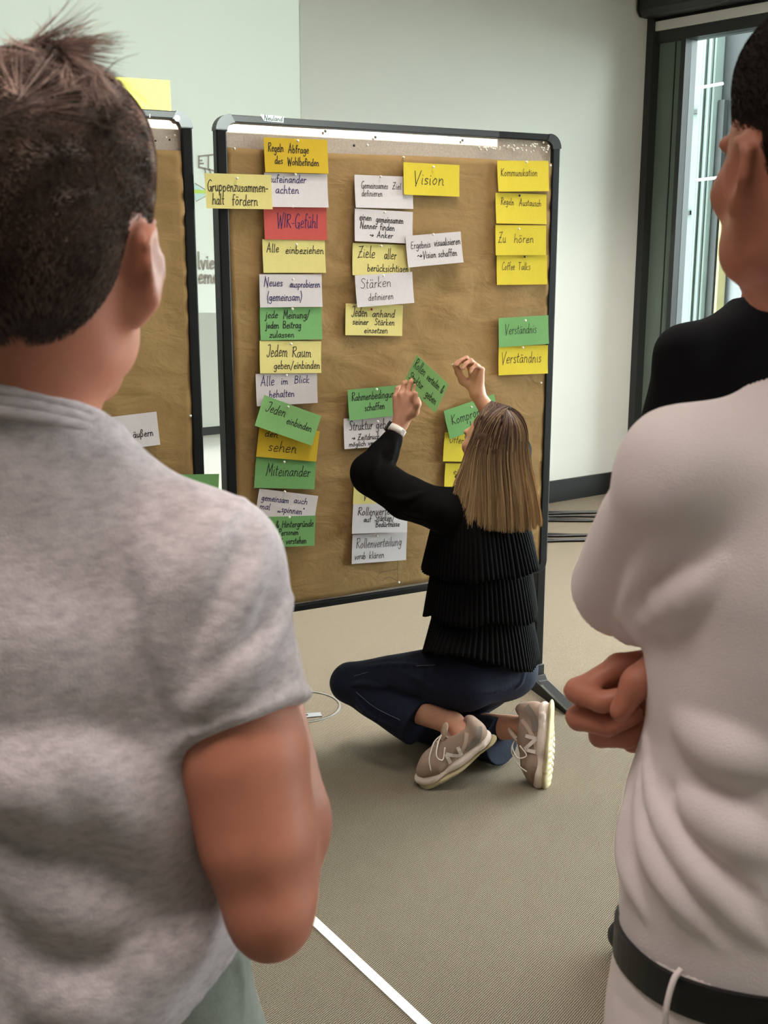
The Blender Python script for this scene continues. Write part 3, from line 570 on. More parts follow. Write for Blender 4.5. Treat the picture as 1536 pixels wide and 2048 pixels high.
for q, lb, cc in (((804, 316), 'white pin in the brown paper just above the Vision card', 'white'), ((1097.5, 332.5), 'white pin in the top right corner of the brown paper', 'white'), ((1079, 766), 'white pin at the right edge of the brown paper, below the lowest right card', 'white'),
                  ((795, 1164), 'white pin low in the brown paper, left of the black blouse', 'white'), ((466.5, 299), 'white pin in the top left corner of the brown paper', 'white'), ((732, 292), 'white pin at the paper edge, top middle of the board', 'white'),
                  ((648, 264), 'black pin right of the gold card on the bright strip', 'black'), ((705.5, 292.5), 'black pin just above the paper edge, top middle', 'black'), ((748, 276), 'black pin on the bright strip, near the middle', 'black'), ((922, 282), 'black pin on the bright strip, right of the Vision card', 'black'), ((379, 832), 'white pin at the right edge of the left pinboard paper', 'white')):
    pin(*q, .004, lb, cc)
rng = random.Random(11)
for k in range(52):
    px = 948+rng.random()**.8*148; t_ = (px-948)/148
    py = 292+t_*8+rng.uniform(-4, 8)-(rng.random()*22*max(0, t_-.25))
    if px < 1006: py = max(py, 296)
    pin(px, py, 0., 'spare white pin in the cluster at the top right of the board', 'white', 'spare pins in the top right cluster', r=.0034, lean=rng.uniform(-.3, .3))
for k, (px, py) in enumerate(((274, 268), (281, 279), (292, 272), (310, 283), (331, 276), (338, 281), (348, 272))):
    pin(px, py, 0., 'pin stuck in the felt at the top of the left pinboard', ('white', 'red', 'white', 'black', 'white', 'black', 'white')[k], 'pins at the top of the left pinboard', r=.003)
# footer line of the projected slide on the bright strip, maker's name on the plate
mb = MB(); a = V(*buv(650, 259)); b = V(*buv(920, 274)); ln = np.hypot(*(b-a)); ex = norm(BD*(b-a)[0]+ZU*(b-a)[1]); ey = np.cross(ex, -BN); ey = ey if ey[2] > 0 else -ey
ink(mb, 'Creator, Gemeinsam mehr erreichen | 18. - 20. September 2024', bp(a[0], a[1], .0)-ey*.004, ex, ey, BN, 0, 0, ln, .0012, .0011, 5, .0, .03, off=.0004)
ft = mb.build('projected_footer', mat('projected_footer_grey', (150, 158, 170), .9), board)
mb = MB(); a = V(*buv(526, 241)); ink(mb, 'Neuland', bp(a[0], a[1], .0), BD, ZU, BN, 0, 0, .058, .0017, .0022, 3, .08, .05, off=.0098)
mb.build('maker_name', mat('green_print', (12, 40, 32), .6), board)
mb = MB()
for t_, x, y, w_ in (('lvier', 396, 537, 44), ('eme', 397, 566, 41)):
    a = wpt(x, y, .054); ink(mb, t_, a, WD, ZU, WN, 0, 0, w_/2250*6.0*1.05, .0095, .011, 2, 0, 0., off=.0006)
mb.build('projected_text', M_proj, scr)
mb = MB()
for pts in ([(793, 1118), (792.5, 1140), (793, 1163)], [(751, 1155), (757, 1145), (770, 1141), (792, 1137)], [(762, 1160), (775, 1153), (792, 1160)]):
    P = catmull([V(*buv(*q)) for q in pts], 5)
    L_ = []
    for i, p in enumerate(P):
        t = norm(P[min(i+1, len(P)-1)]-P[max(i-1, 0)]); n = V(-t[1], t[0])*.0006; L_.append((bp(*(p+n), .009), bp(*(p-n), .009)))
    mb.add([x for q in L_ for x in q], [(2*i, 2*i+1, 2*i+3, 2*i+2) for i in range(len(L_)-1)])
mb.build('pen_scribble', M_inkg, board)
# ================================================================ SMOOTH BODIES: blended volumes turned into one surface
def smin(a, b, k):
    if k <= 0: return np.minimum(a, b)
    h = np.maximum(k-np.abs(a-b), 0)/k; return np.minimum(a, b)-h*h*k*.25
class Cone:                                             # rounded cone from a to b
    def __init__(s, a, b, ra, rb, sq=None):             # sq=(axis, factor): squash along an axis
        s.a, s.b = V(*a), V(*b); s.ra, s.rb = ra, rb; s.sq = (norm(sq[0]), sq[1]) if sq else None
        e = (1/sq[1] if sq and sq[1] < 1 else 1.); m = max(ra, rb)
        s.lo = np.minimum(s.a, s.b)-m*max(1, (sq[1] if sq else 1)); s.hi = np.maximum(s.a, s.b)+m*max(1, (sq[1] if sq else 1))
    def __call__(s, P):
        a, b = s.a, s.b; pa = P-a; ba = b-a; g = 1.
        if s.sq:
            ax, f = s.sq; pa = pa+np.outer(pa@ax, ax)*(1/f-1); ba = ba+ax*(ba@ax)*(1/f-1); g = min(1., f)
        l2 = ba@ba; rr = s.ra-s.rb; a2 = l2-rr*rr
        if a2 <= 1e-12: return (np.sqrt((pa*pa).sum(-1))-max(s.ra, s.rb))*g
        il2 = 1/l2; y = pa@ba; z = y-l2
        q = pa*l2-y[:, None]*ba; x2 = (q*q).sum(-1); y2 = y*y*l2; z2 = z*z*l2; k = np.sign(rr)*rr*rr*x2
        d = (np.sqrt(np.maximum(x2*a2*il2, 0))+y*rr)*il2-s.ra
        d = np.where(np.sign(y)*a2*y2 < k, np.sqrt(x2+y2)*il2-s.ra, d)
        d = np.where(np.sign(z)*a2*z2 > k, np.sqrt(x2+z2)*il2-s.rb, d)
        return d*g
class Ell:                                              # ellipsoid, R = columns of axes
    def __init__(s, c, r, R=None):
        s.c = V(*c); s.r = V(*r); s.R = np.eye(3) if R is None else np.asarray(R, float)
        e = np.sqrt(((s.R*s.r)**2).sum(1)); s.lo = s.c-e; s.hi = s.c+e
    def __call__(s, P):
        q = (P-s.c)@s.R; k0 = np.sqrt(((q/s.r)**2).sum(-1)); k1 = np.sqrt(((q/(s.r**2))**2).sum(-1))
        return np.where(k1 < 1e-9, -s.r.min(), k0*(k0-1)/np.maximum(k1, 1e-9))
class Loft:                                             # superelliptic sections stacked along z of a local frame
    def __init__(s, secs, M, n=2.3, rnd=.02):           # secs rows: z, cx, cy, rx, ry ; M = 4x4 local->world
        s.S = np.array(secs, float); s.S = s.S[np.argsort(s.S[:, 0])]; s.M = np.array(M); s.Mi = np.linalg.inv(s.M); s.n = n
        z = s.S[:, 0]; zz = np.linspace(z[0], z[-1], 200)
        def cub(y):
            m = np.gradient(y, z); i = np.clip(np.searchsorted(z, zz)-1, 0, len(z)-2); h = z[i+1]-z[i]; t = (zz-z[i])/h
            return (2*t**3-3*t**2+1)*y[i]+(t**3-2*t**2+t)*h*m[i]+(-2*t**3+3*t**2)*y[i+1]+(t**3-t**2)*h*m[i+1]
        s.zz = zz; s.T = [cub(s.S[:, k]) for k in range(1, 5)]
        c = []
        for k in list(range(0, 200, 10))+[199]:
            for a in (-1, 1):
                for b in (-1, 1): c.append((s.T[0][k]+a*s.T[2][k], s.T[1][k]+b*s.T[3][k], zz[k]))
        c = np.array(c)@s.M[:3, :3].T+s.M[:3, 3]; s.lo = c.min(0)-.01; s.hi = c.max(0)+.01
    def __call__(s, P):
        q = (P-s.M[:3, 3])@s.Mi[:3, :3].T; z = q[:, 2]
        cx, cy, rx, ry = (np.interp(z, s.zz, t) for t in s.T)
        x = np.abs((q[:, 0]-cx)/rx); y = np.abs((q[:, 1]-cy)/ry); k = (x**s.n+y**s.n)**(1/s.n)
        r = np.sqrt((q[:, 0]-cx)**2+(q[:, 1]-cy)**2); d = np.where(k > 1e-6, r*(1-1/np.maximum(k, 1e-6)), -np.minimum(rx, ry))
        dz = np.maximum(s.zz[0]-z, z-s.zz[-1])
        return np.where(dz > 0, np.sqrt(np.maximum(d, 0)**2+dz**2), np.maximum(d, dz))
class Clip:                                             # a volume cut off flat: keeps the side where (P-c).n < 0
    def __init__(s, p, c, n): s.p = p; s.c = V(*c); s.n = norm(n); s.lo, s.hi = p.lo, p.hi
    def __call__(s, P): return np.maximum(s.p(P), (P-s.c)@s.n)
class Sdf:
    def __init__(s): s.ops = []; s.disp = None
    def u(s, p, k=.02): s.ops.append(('u', p, k)); return s
    def s_(s, p, k=.01): s.ops.append(('s', p, k)); return s
    def cone(s, a, b, ra, rb, k=.02, sq=None): return s.u(Cone(a, b, ra, rb, sq), k)
    def chain(s, pts, rs, k=.02, sq=None):
        for i in range(len(pts)-1): s.cone(pts[i], pts[i+1], rs[i], rs[i+1], k if i == 0 else min(k, .012), sq)
        return s
    def ell(s, c, r, R=None, k=.02): return s.u(Ell(c, r, R), k)
    def cut(s, p, k=.01): return s.s_(p, k)
    def eval(s, P):
        f = np.full(len(P), 1e3)
        for o, p, k in s.ops:
            d = p(P); f = smin(f, d, k) if o == 'u' else (-smin(-f, d, k) if o == 's' else np.maximum(f, d))
        return f+s.disp(P) if s.disp else f
    def hit(s, px, py, t0=.2, t1=6.):
        d = norm(ray(px, py)); t = t0
        for _ in range(140):
            v = s.eval((CAM+d*t)[None])[0]
            if v < 5e-4: return CAM+d*t
            t += max(v*.8, 4e-4)
            if t > t1: return None
        return CAM+d*t
    def mesh(s, res, lo=None, hi=None, relax=2, clip=None):
        U = [p for o, p, k in s.ops if o == 'u']
        lo = np.min([p.lo for p in U], 0)-3*res-.012 if lo is None else V(*lo); hi = np.max([p.hi for p in U], 0)+3*res+.012 if hi is None else V(*hi)
        n = np.ceil((hi-lo)/res).astype(int)+1; ax = [lo[i]+np.arange(n[i])*res for i in range(3)]
        f = np.full(n, .5, np.float32)
        for o, p, k in s.ops:
            m = k+4*res+.01
            if o == 'm': sl = [slice(0, n[i]) for i in range(3)]
            else: sl = [slice(max(0, int((p.lo[i]-m-lo[i])/res)), min(n[i], int((p.hi[i]+m-lo[i])/res)+2)) for i in range(3)]
            if any(q.stop <= q.start for q in sl): continue
            g = np.stack(np.meshgrid(*[ax[i][sl[i]] for i in range(3)], indexing='ij'), -1).reshape(-1, 3)
            d = p(g).reshape([q.stop-q.start for q in sl]).astype(np.float32); c = f[tuple(sl)]
            f[tuple(sl)] = smin(c, d, k) if o == 'u' else (-smin(-c, d, k) if o == 's' else np.maximum(c, d))
        if s.disp:
            w = np.argwhere(np.abs(f) < .03); g = lo+w*res; f[tuple(w.T)] += s.disp(g).astype(np.float32)
        return nets(f, lo, res, relax)
def nets(f, lo, res, relax=2):
    ins = f < 0; n = np.array(f.shape)
    c = np.zeros(n-1, np.int8)
    for dx in (0, 1):
        for dy in (0, 1):
            for dz in (0, 1): c += ins[dx:n[0]-1+dx, dy:n[1]-1+dy, dz:n[2]-1+dz]
    cells = np.argwhere((c > 0) & (c < 8)); idx = np.full(n-1, -1, np.int32); idx[tuple(cells.T)] = np.arange(len(cells))
    acc = np.zeros((len(cells), 3)); cnt = np.zeros(len(cells))
    cor = [np.array(q) for q in ((0, 0, 0), (1, 0, 0), (0, 1, 0), (1, 1, 0), (0, 0, 1), (1, 0, 1), (0, 1, 1), (1, 1, 1))]
    val = [f[tuple((cells+q).T)] for q in cor]
    for i in range(8):
        for j in range(i+1, 8):
            if np.abs(cor[i]-cor[j]).sum() != 1: continue
            a, b = val[i], val[j]; m = (a < 0) != (b < 0); t = np.where(m, a/np.where(m, a-b, 1), 0)
            acc += (cor[i]+(cor[j]-cor[i])*t[:, None])*m[:, None]; cnt += m
    v = lo+(cells+acc/cnt[:, None])*res; Q = []
    for a in range(3):
        b, d = (a+1) % 3, (a+2) % 3
        sl0 = [slice(1, None)]*3; sl0[a] = slice(0, -1); s0 = ins[tuple(slice(1 if i != a else 0, n[i]-1) for i in range(3))]; s1 = ins[tuple(slice(1, n[i]-1 if i != a else n[i]) for i in range(3))]
        e = np.argwhere(s0 != s1); base = e+1; base[:, a] -= 1
        flip = s0[tuple(e.T)]
        eb = np.zeros(3, int); eb[b] = 1; ed = np.zeros(3, int); ed[d] = 1
        q = np.stack([idx[tuple(base.T)], idx[tuple((base-eb).T)], idx[tuple((base-eb-ed).T)], idx[tuple((base-ed).T)]], 1)
        q[~flip] = q[~flip][:, ::-1]; Q.append(q)
    q = np.concatenate(Q); q = q[(q >= 0).all(1)]
    for _ in range(relax):
        s = np.zeros_like(v); k = np.zeros(len(v))
        for i in range(4):
            for j in ((i+1) % 4, (i+3) % 4): np.add.at(s, q[:, i], v[q[:, j]]); np.add.at(k, q[:, i], 1)
        k = np.maximum(k, 1); v = v+(s/k[:, None]-v)*.5
    return v, q[:, ::-1]
def keep_largest(v, q):
    """drop crumbs: only the biggest connected surface stays"""
    lab = np.arange(len(v))
    while True:
        m = lab[q].min(1); new = lab.copy()
        for i in range(4): np.minimum.at(new, q[:, i], m)
        new = new[new]
        if (new == lab).all(): break
        lab = new
    u, c = np.unique(lab[q[:, 0]], return_counts=True); k = u[c.argmax()]
    q = q[lab[q[:, 0]] == k]; used = np.unique(q); mp = np.full(len(v), -1, np.int64); mp[used] = np.arange(len(used))
    return v[used], mp[q].astype(np.int32)
def sdf_obj(name, sd, res, material, parent=None, loc=None, relax=2, cut=None, **k):
    v, q = sd.mesh(res, relax=relax, **k)
    if cut is not None:                                # faces to leave out (openings)
        q = q[~cut(v[q].mean(1))]
    v, q = keep_largest(v, q)
    return obj(name, v, q, material, parent, loc, smooth=True)
def noise3(seed, scale, n=14):
    rs = np.random.RandomState(seed); K = rs.normal(size=(n, 3)); K = K/np.linalg.norm(K, axis=1)[:, None]*scale*rs.uniform(.6, 1.8, (n, 1)); ph = rs.uniform(0, 6.28, n)
    return lambda P: np.sin(P@K.T+ph).sum(1)/n**.5
def frame4(loc, yaw):
    c, s = math.cos(yaw), math.sin(yaw); M = np.eye(4); M[:3, 0] = (c, s, 0); M[:3, 1] = (-s, c, 0); M[:3, 3] = loc; return M
def rot3(yaw=0, pitch=0, roll=0):
    return np.array((Matrix.Rotation(yaw, 3, 'Z')@Matrix.Rotation(pitch, 3, 'X')@Matrix.Rotation(roll, 3, 'Y')))
def ringp(c, ax, r, n=28, X=None, sq=1.):
    ax = norm(ax); X = norm(np.cross(ax, V(.13, 1, .2))) if X is None else norm(X-ax*np.dot(X, ax)); Y = np.cross(ax, X)
    return [c+(X*math.cos(2*math.pi*k/n)+Y*math.sin(2*math.pi*k/n)*sq)*r for k in range(n+1)]
def folds(sd, lines, base, k=.012):
    """cloth folds: soft ridges (r>0) or creases (r<0) that follow the garment's surface; lines = photo points the fold passes"""
    for ln_ in lines:
        pts, r, sink = ln_[:3]; kk = ln_[3] if len(ln_) > 3 else k
        P = [base.hit(*q) for q in pts]
        if any(p is None for p in P): continue
        P = catmull(P, 4); m = len(P)
        for i in range(m-1):
            t0, t1 = i/(m-1), (i+1)/(m-1); R = lambda t: abs(r)*(.25+.75*math.sin(math.pi*min(max(t, .04), .96)))
            sh = norm(P[i]-CAM)*sink
            c = Cone(P[i]+sh, P[i+1]+sh, R(t0), R(t1))
            (sd.u if r > 0 else sd.s_)(c, kk)
def head(sd, H, R, s=1., male=True, es=.92, jw=1.):
    """skull, face, ears; H = head centre at ear height, R columns = right, forward, up"""
    L = lambda x, y, z: H+R@(V(x, y, z)*s)
    E = lambda c, r, Q=None, k=.015: sd.ell(L(*c), V(*r)*s, R if Q is None else R@Q, k)
    E((0, -.012, .040), (.073, .094, .086), k=.0); E((0, .012, -.01), (.064*(.5+.5*jw), .078, .085), k=.03*jw)       # cranium, face block
    E((0, .045, -.066), ((.047 if male else .042)*jw, .045, .042), k=.035*jw)                                   # jaw
    E((0, .078, -.092), (.018, .016, .015), k=.03)                                                       # chin
    for q in (-1, 1):
        E((q*.042*(.4+.6*jw), .062, -.012), (.024, .022, .020), k=.025*jw)                                             # cheekbones
        E((q*.030, .083, .033), (.024, .010, .009), k=.018)                                              # brow
        E((q*.056*jw, .012, -.062), (.016*jw, .034, .022), k=.035*jw)                                             # jaw angle
        sd.cut(Ell(L(q*.031, .098, .014), V(.017, .014, .011)*s, R), .014)                              # eye sockets
        E((q*.031, .079, .014), (.0125, .0125, .0125), k=.004)
    sd.cone(L(0, .088, .024), L(0, .113, -.022), .009*s, .0135*s, .016)                                  # nose
    for q in (-1, 1): E((q*.012, .098, -.026), (.009, .011, .008), k=.010)
    E((0, .090, -.053), (.021, .011, .0055), k=.007); E((0, .089, -.064), (.018, .011, .006), k=.007)   # lips
    for q in (-1, 1):                                                                                     # ears stand off backwards
        Q = rot3(q*-.45, .12, 0)
        c = V(q*.079, -.008, -.004)
        E((q*.069, -.002, -.020), (.010, .020, .030), k=.012)
        E(c, (.0065, .018*es, .032*es), Q, .006); sd.cone(L(*(c+V(q*.003, -.016, .018)*es)), L(*(c+V(q*.006, -.016, -.004)*es)), .0050*s, .0050*s, .005)
        sd.cone(L(*(c+V(q*.002, .004, .029)*es)), L(*(c+V(q*.003, -.016, .018)*es)), .0045*s, .0050*s, .005)
        sd.cone(L(*(c+V(q*.006, -.016, -.004)*es)), L(*(c+V(0, .004, -.030)*es)), .0050*s, .0065*s, .006)
        sd.cut(Ell(L(*(c+V(q*.008, .000, .003))), V(.005, .010, .018)*s, R@Q), .006)
def strands(name, roots, dirs, lens, rad, material, parent, segs=4, sides=3, curl=None, seed=0, grav=0., tip=.25, colr=None):
    """hair: tapering strands from roots along dirs; curl(P, t) bends them; colr -> colour attribute 'tone' per strand and height"""
    rs = np.random.RandomState(seed); n = len(roots); P = [roots]; d = dirs.copy()
    for i in range(segs):
        d = d+rs.normal(0, .05, d.shape)+V(0, 0, -grav)
        if curl is not None: d = d+curl(P[-1], (i+1)/segs)
        d /= np.linalg.norm(d, axis=1)[:, None]; P.append(P[-1]+d*(lens/segs)[:, None])
    return tubes(name, P, rad, material, parent, sides, tip, colr, seed)
def tubes(name, P, rad, material, parent, sides=3, tip=.25, colr=None, seed=0):
    n = len(P[0]); m = len(P); vs = []
    rad = np.broadcast_to(np.asarray(rad, float), (n,))
    for i, p in enumerate(P):
        t = P[min(i+1, m-1)]-P[max(i-1, 0)]; t = t/np.maximum(np.linalg.norm(t, axis=1)[:, None], 1e-9)
        a = np.cross(t, V(.31, .52, .79)); a /= np.maximum(np.linalg.norm(a, axis=1)[:, None], 1e-9); b = np.cross(t, a)
        r = rad*(1-(1-tip)*(i/(m-1))**1.5)
        for k in range(sides):
            w = 2*math.pi*k/sides; vs.append(p+(a*math.cos(w)+b*math.sin(w))*r[:, None])
    v = np.stack(vs, 1).reshape(-1, 3); o = np.arange(n)[:, None]*m*sides; f = []
    for i in range(m-1):
        for k in range(sides): f.append(np.concatenate([o+i*sides+k, o+i*sides+(k+1) % sides, o+(i+1)*sides+(k+1) % sides, o+(i+1)*sides+k], 1))
    ob = obj(name, v, np.concatenate(f), material, parent, smooth=True)
    if colr is not None:
        c = colr(P)                                     # (n, m, 3)
        c = np.repeat(c[:, :, None, :], sides, 2).reshape(-1, 3); a = ob.data.color_attributes.new('tone', 'FLOAT_COLOR', 'POINT')
        a.data.foreach_set('color', np.concatenate([c, np.ones((len(c), 1))], 1).astype(np.float32).ravel())
    return ob
def surf(o, want, n, seed=0):
    """n random points on object o (world) where want(P, N) holds, with normals"""
    me = o.data; k = len(me.vertices); co = np.empty(k*3, np.float32); me.vertices.foreach_get('co', co); no = np.empty(k*3, np.float32); me.vertices.foreach_get('normal', no)
    off = origin(root_of(o)); co = co.reshape(-1, 3)+off; no = no.reshape(-1, 3); w = np.argwhere(want(co, no))[:, 0]
    rs = np.random.RandomState(seed); i = w[rs.randint(0, len(w), n)]; t = rs.normal(0, .0022, (n, 3)); N = no[i]
    return co[i]+t-N*(t*N).sum(1)[:, None], N.astype(float)
M_skin = mat('skin', (178, 112, 90), .5, .35, vary=(38, .07), bump=(260, .00012), sss=.12)
M_skinw = mat('skin_fair', (206, 150, 124), .5, .35, vary=(38, .05), sss=.12)
M_eye = mat('eye_white', (228, 222, 214), .2, .5)
def hand(sd, wrist, R, fingers, thumb, s=1., k=.006, fr=1.):
    """palm + five jointed fingers. R columns: across the palm to the thumb side, towards the fingertips, out of the back of the hand.
    fingers: 4 x (spread, bends at the three joints in radians, curling into the palm); thumb: points in palm coordinates"""
    L = lambda x, y, z: wrist+R@(V(x, y, z)*s); tips = []
    sd.cone(L(.004, .0, 0), L(.018, .070, .002), .021*s, .013*s, .016); sd.cone(L(-.006, .0, 0), L(-.024, .064, .0), .020*s, .012*s, .014)
    sd.cone(L(.0, .01, .002), L(0, .075, .004), .018*s, .013*s, .014)
    for (x, y, ln, r0_), (sp, b1, b2, b3) in zip(((.029, .082, .082, .0088), (.0095, .088, .090, .0090), (-.0105, .084, .084, .0086), (-.029, .074, .066, .0076)), fingers):
        r = r0_*fr; p = V(x, y, .004); a = 0.; q = [p]
        for seg, b in zip((.47, .30, .24), (b1, b2, b3)):
            a += b; d = V(math.sin(sp)*math.cos(a), math.cos(sp)*math.cos(a), -math.sin(a)); q.append(q[-1]+d*ln*seg)
        sd.cone(L(x*.72, y*.5, .003), L(*q[0]), .0105*s, (r+.001)*s, k)
        for i in range(3): sd.cone(L(*q[i]), L(*q[i+1]), r*(1-.07*i)*s, r*(1-.07*(i+1))*s, k if i == 0 else .003)
        tips.append(L(*q[3]))
        for j in (0, 1): sd.ell(L(*(q[j]+V(0, 0, .0015))), V(1, 1, 1)*(r+.0003)*s, k=.004)
    tips.append(L(*thumb[-1]))
    sd.chain([L(*p) for p in thumb], [.0155*s, .0125*s, .0105*s, .0085*s][:len(thumb)], .012)
    return tips
# ================================================================ MAN IN THE GREY SHIRT (left foreground, from behind)
def man1():
    loc = V(-.285, .86, 0); yaw = -math.radians(11); M = frame4(loc, yaw)
    T = lambda x, y, z: (M@V(x, y, z, 1))[:3]
    H = V(-.245, .845, 1.588); R = rot3(-math.radians(9), math.radians(-4), math.radians(2))
    EL = V(-.085, .755, 1.114); SZ = 1.356; SXX = .155
    b = Sdf(); head(b, H, R, 1.02, True, .92, .74)
    b.cone(H+R@V(0, -.02, -.03), T(0, -.010, 1.44), .058, .058, .02); b.cone(T(0, -.01, 1.46), T(.10, -.01, 1.365), .040, .032, .03); b.cone(T(0, -.01, 1.46), T(-.10, -.01, 1.365), .040, .032, .03)
    b.u(Loft([(.80, 0, 0, .13, .10), (.95, 0, 0, .14, .095), (1.1, 0, 0, .12, .075), (1.25, 0, .01, .13, .085), (1.35, 0, 0, .12, .07), (1.42, 0, 0, .07, .05)], M), .03)
    for q in (-1, 1):
        sh = T(q*SXX, -.005, SZ)
        if q > 0: el, wr, hd = EL, V(-.105, .965, 1.195), T(-.03, .17, 1.20)
        else: el, wr, hd = T(-.235, -.03, 1.09), T(-.10, .18, 1.14), T(.0, .21, 1.14)
        b.cone(sh, sh+(el-sh)*.35, .034, .036, .03); b.cone(sh+(el-sh)*.40, sh+(el-sh)*.55, .047, .0505, .005); b.cone(sh+(el-sh)*.55, sh+(el-sh)*.8, .0505, .0445, .005); b.cone(sh+(el-sh)*.8, el+V(0, 0, -.004), .0445, .031, .005)
        b.cone(el, el+(wr-el)*.35, .033, .047, .012); b.cone(el+(wr-el)*.35, wr, .049, .030, .012)
        b.ell(el+V(0, -.004, -.012), (.020, .020, .026), k=.02)
        y_ = norm(hd-wr); z_ = norm(T(0, 1, 0)-T(0, 0, 0)); x_ = norm(np.cross(y_, z_)); z_ = np.cross(x_, y_); Rh = np.stack([x_, y_, z_], 1)
        hand(b, wr, Rh, [(.1, .3, .5, .3)]*4, [(.012, .012, -.004), (.040, .035, -.012), (.052, .062, -.02), (.052, .085, -.03)])
        hp, kn, an = T(q*.09, 0, .90), T(q*.11, .02, .49), T(q*.13, -.02, .08)
        b.cone(hp, kn, .085, .058, .03); b.cone(kn, an, .056, .038, .02); b.cone(an, T(q*.15, .13, .035), .04, .032, .02); b.cone(an, T(q*.13, -.05, .04), .04, .033, .01)
    body = sdf_obj('person', b, .0045, M_skin, loc=loc, relax=9)
    tag(body, 'man with short brown hair in a grey T-shirt seen from behind, at the left edge', 'person')
    for q in (-1, 1): obj('eye', *[x for x in uvball(H+R@V(q*.0316, .0825, .0143), .0112)], M_eye, body, smooth=True)
    # shirt
    s = Sdf(); hems = []
    s.u(Loft([(.86, .005, -.005, .182, .142), (.95, .005, -.005, .180, .140), (1.05, .005, 0, .168, .128), (1.15, .0, 0, .164, .122), (1.25, 0, 0, .172, .124), (1.33, 0, -.008, .158, .112), (1.39, 0, -.012, .118, .088), (1.44, 0, -.012, .084, .080), (1.47, 0, -.012, .078, .074), (1.52, 0, -.012, .076, .072)], M, 2.2), .03)
    for q in (-1, 1):
        sh = T(q*SXX, -.005, SZ)
        el = EL if q > 0 else T(-.235, -.03, 1.09)
        s.cone(T(q*.05, -.012, 1.415), sh+V(0, 0, .0), .050, .052, .045)
        e = sh+(el-sh)*.60
        ax_ = norm(el-sh); hc = sh+(el-sh)*.47; s.u(Clip(Cone(sh, e, .053, .0550), hc, ax_+(V(.22, -.1, 0) if q > 0 else 0)), .03)
        s.chain(ringp(hc-ax_*.004, ax_+(V(.22, -.1, 0) if q > 0 else 0), .0555), [.0026]*29, .003); hems.append(ringp(hc-ax_*.022, ax_+(V(.22, -.1, 0) if q > 0 else 0), .0542))
    g = noise3(3, 34); g2 = noise3(5, 85)
    base = Sdf(); base.ops = list(s.ops)
    s.disp = lambda P: .0012*g(P)+.0005*g2(P)
    folds(s, [([(290, 1000), (303, 1120), (327, 1280), (352, 1430)], .013, .0045, .006), ([(408, 1020), (355, 1130), (337, 1240), (348, 1400)], .014, .005, .007), ([(482, 1000), (418, 1090), (384, 1220), (362, 1400)], .014, .005, .007),
              ([(524, 1070), (482, 1180), (424, 1300), (368, 1412)], .015, .006, .007), ([(576, 1200), (505, 1310), (425, 1385), (372, 1430)], .014, .0055, .007),
              ([(0, 1540), (90, 1560), (200, 1640)], .024, .018, .025), ([(40, 1700), (150, 1790), (290, 1850)], .026, .020, .025), ([(110, 1480), (210, 1550), (280, 1650), (330, 1780)], .022, .016, .025), ([(330, 1500), (340, 1620), (385, 1760)], .016, .011, .015),
              ([(200, 1940), (300, 1905), (400, 1850)], .022, .016, .025), ([(60, 1930), (200, 1990), (340, 1990)], .024, .018, .025)], base)
    # hem bands: sleeve end and collar
    nk = T(0, -.012, 1.470); nn = norm(V(0, 0, 1)+.40*M[:3, 1])
    rp = [T(.078*math.cos(a), -.012+.0735*math.sin(a), 1.470-.0735*.40*math.sin(a)) for a in np.linspace(0, 2*math.pi, 33)]
    lx = lambda P: (P-loc)@M[:3, 0]
    cut = lambda P: (P-nk)@nn > 0
    s.ops.append(('m', lambda P: .93+.75*np.maximum(0, lx(P)-.03)-P[:, 2], 0))
    shirt = sdf_obj('t_shirt', s, .0045, mat('grey_melange', (180, 167, 170), .95, .1, vary=(75, .24, (1, 1, 2.4)), bump=(700, .0006), sheen=.2), body, cut=cut)
    mb = MB()
    for dz, q in ((.001, 1.0), (-.006, 1.03), (-.013, 1.065)): mb.tube([nk+(p-nk)*V(q, q, 1)+V(0, 0, dz) for p in rp], .0048, 8, caps=False)
    mb.build('collar', shirt.data.materials[0], shirt, smooth=True)
    sm = shirt.modifiers.new('thickness', 'SOLIDIFY'); sm.thickness = .002; sm.offset = 0
    # jeans
    j = Sdf(); j.u(Loft([(.72, 0, 0, .168, .125), (.82, 0, 0, .178, .135), (.92, 0, 0, .174, .130), (1.0, 0, 0, .170, .128), (1.09, 0, 0, .168, .126)], M, 2.3), .02)
    for q in (-1, 1):
        hp, kn, an = T(q*.09, 0, .88), T(q*.11, .02, .49), T(q*.13, -.02, .10); j.cone(hp, kn, .10, .078, .03); j.cone(kn, an, .078, .066, .02)
    js = Sdf(); js.ops = list(j.ops); folds(j, [([(455, 1905), (470, 1915), (482, 1935), (486, 1990), (492, 2046)], .004, .0005)], js, .004)
    jn = sdf_obj('jeans', j, .005, mat('grey_denim', (128, 130, 124), .85, .15, vary=(120, .10), bump=(500, .0006)), body)
    for q in (-1, 1):
        sd = Sdf().cone(T(q*.13, -.06, .05), T(q*.15, .15, .045), .045, .042, .01, (V(0, 0, 1), .9)); sd.ops.append(('m', lambda P: .002-P[:, 2], 0)); sdf_obj('shoe', sd, .005, M_black, body)
    # hair: a close cap on the skull, strands on top of it
    Ri = R.T
    loc_ = lambda P: (P-H)@R/1.02
    h = Sdf(); h.ell(H+R@V(0, -.014, .043)*1.02, V(.0745, .096, .0885)*1.02, R, .0); h.ell(H+R@V(0, .01, .085), (.062, .078, .052), R, .03); h.ell(H+R@V(0, -.055, -.005), (.063, .050, .060), R, .03)
    g3 = noise3(8, 75); h.disp = lambda P: .0004*g3(P)
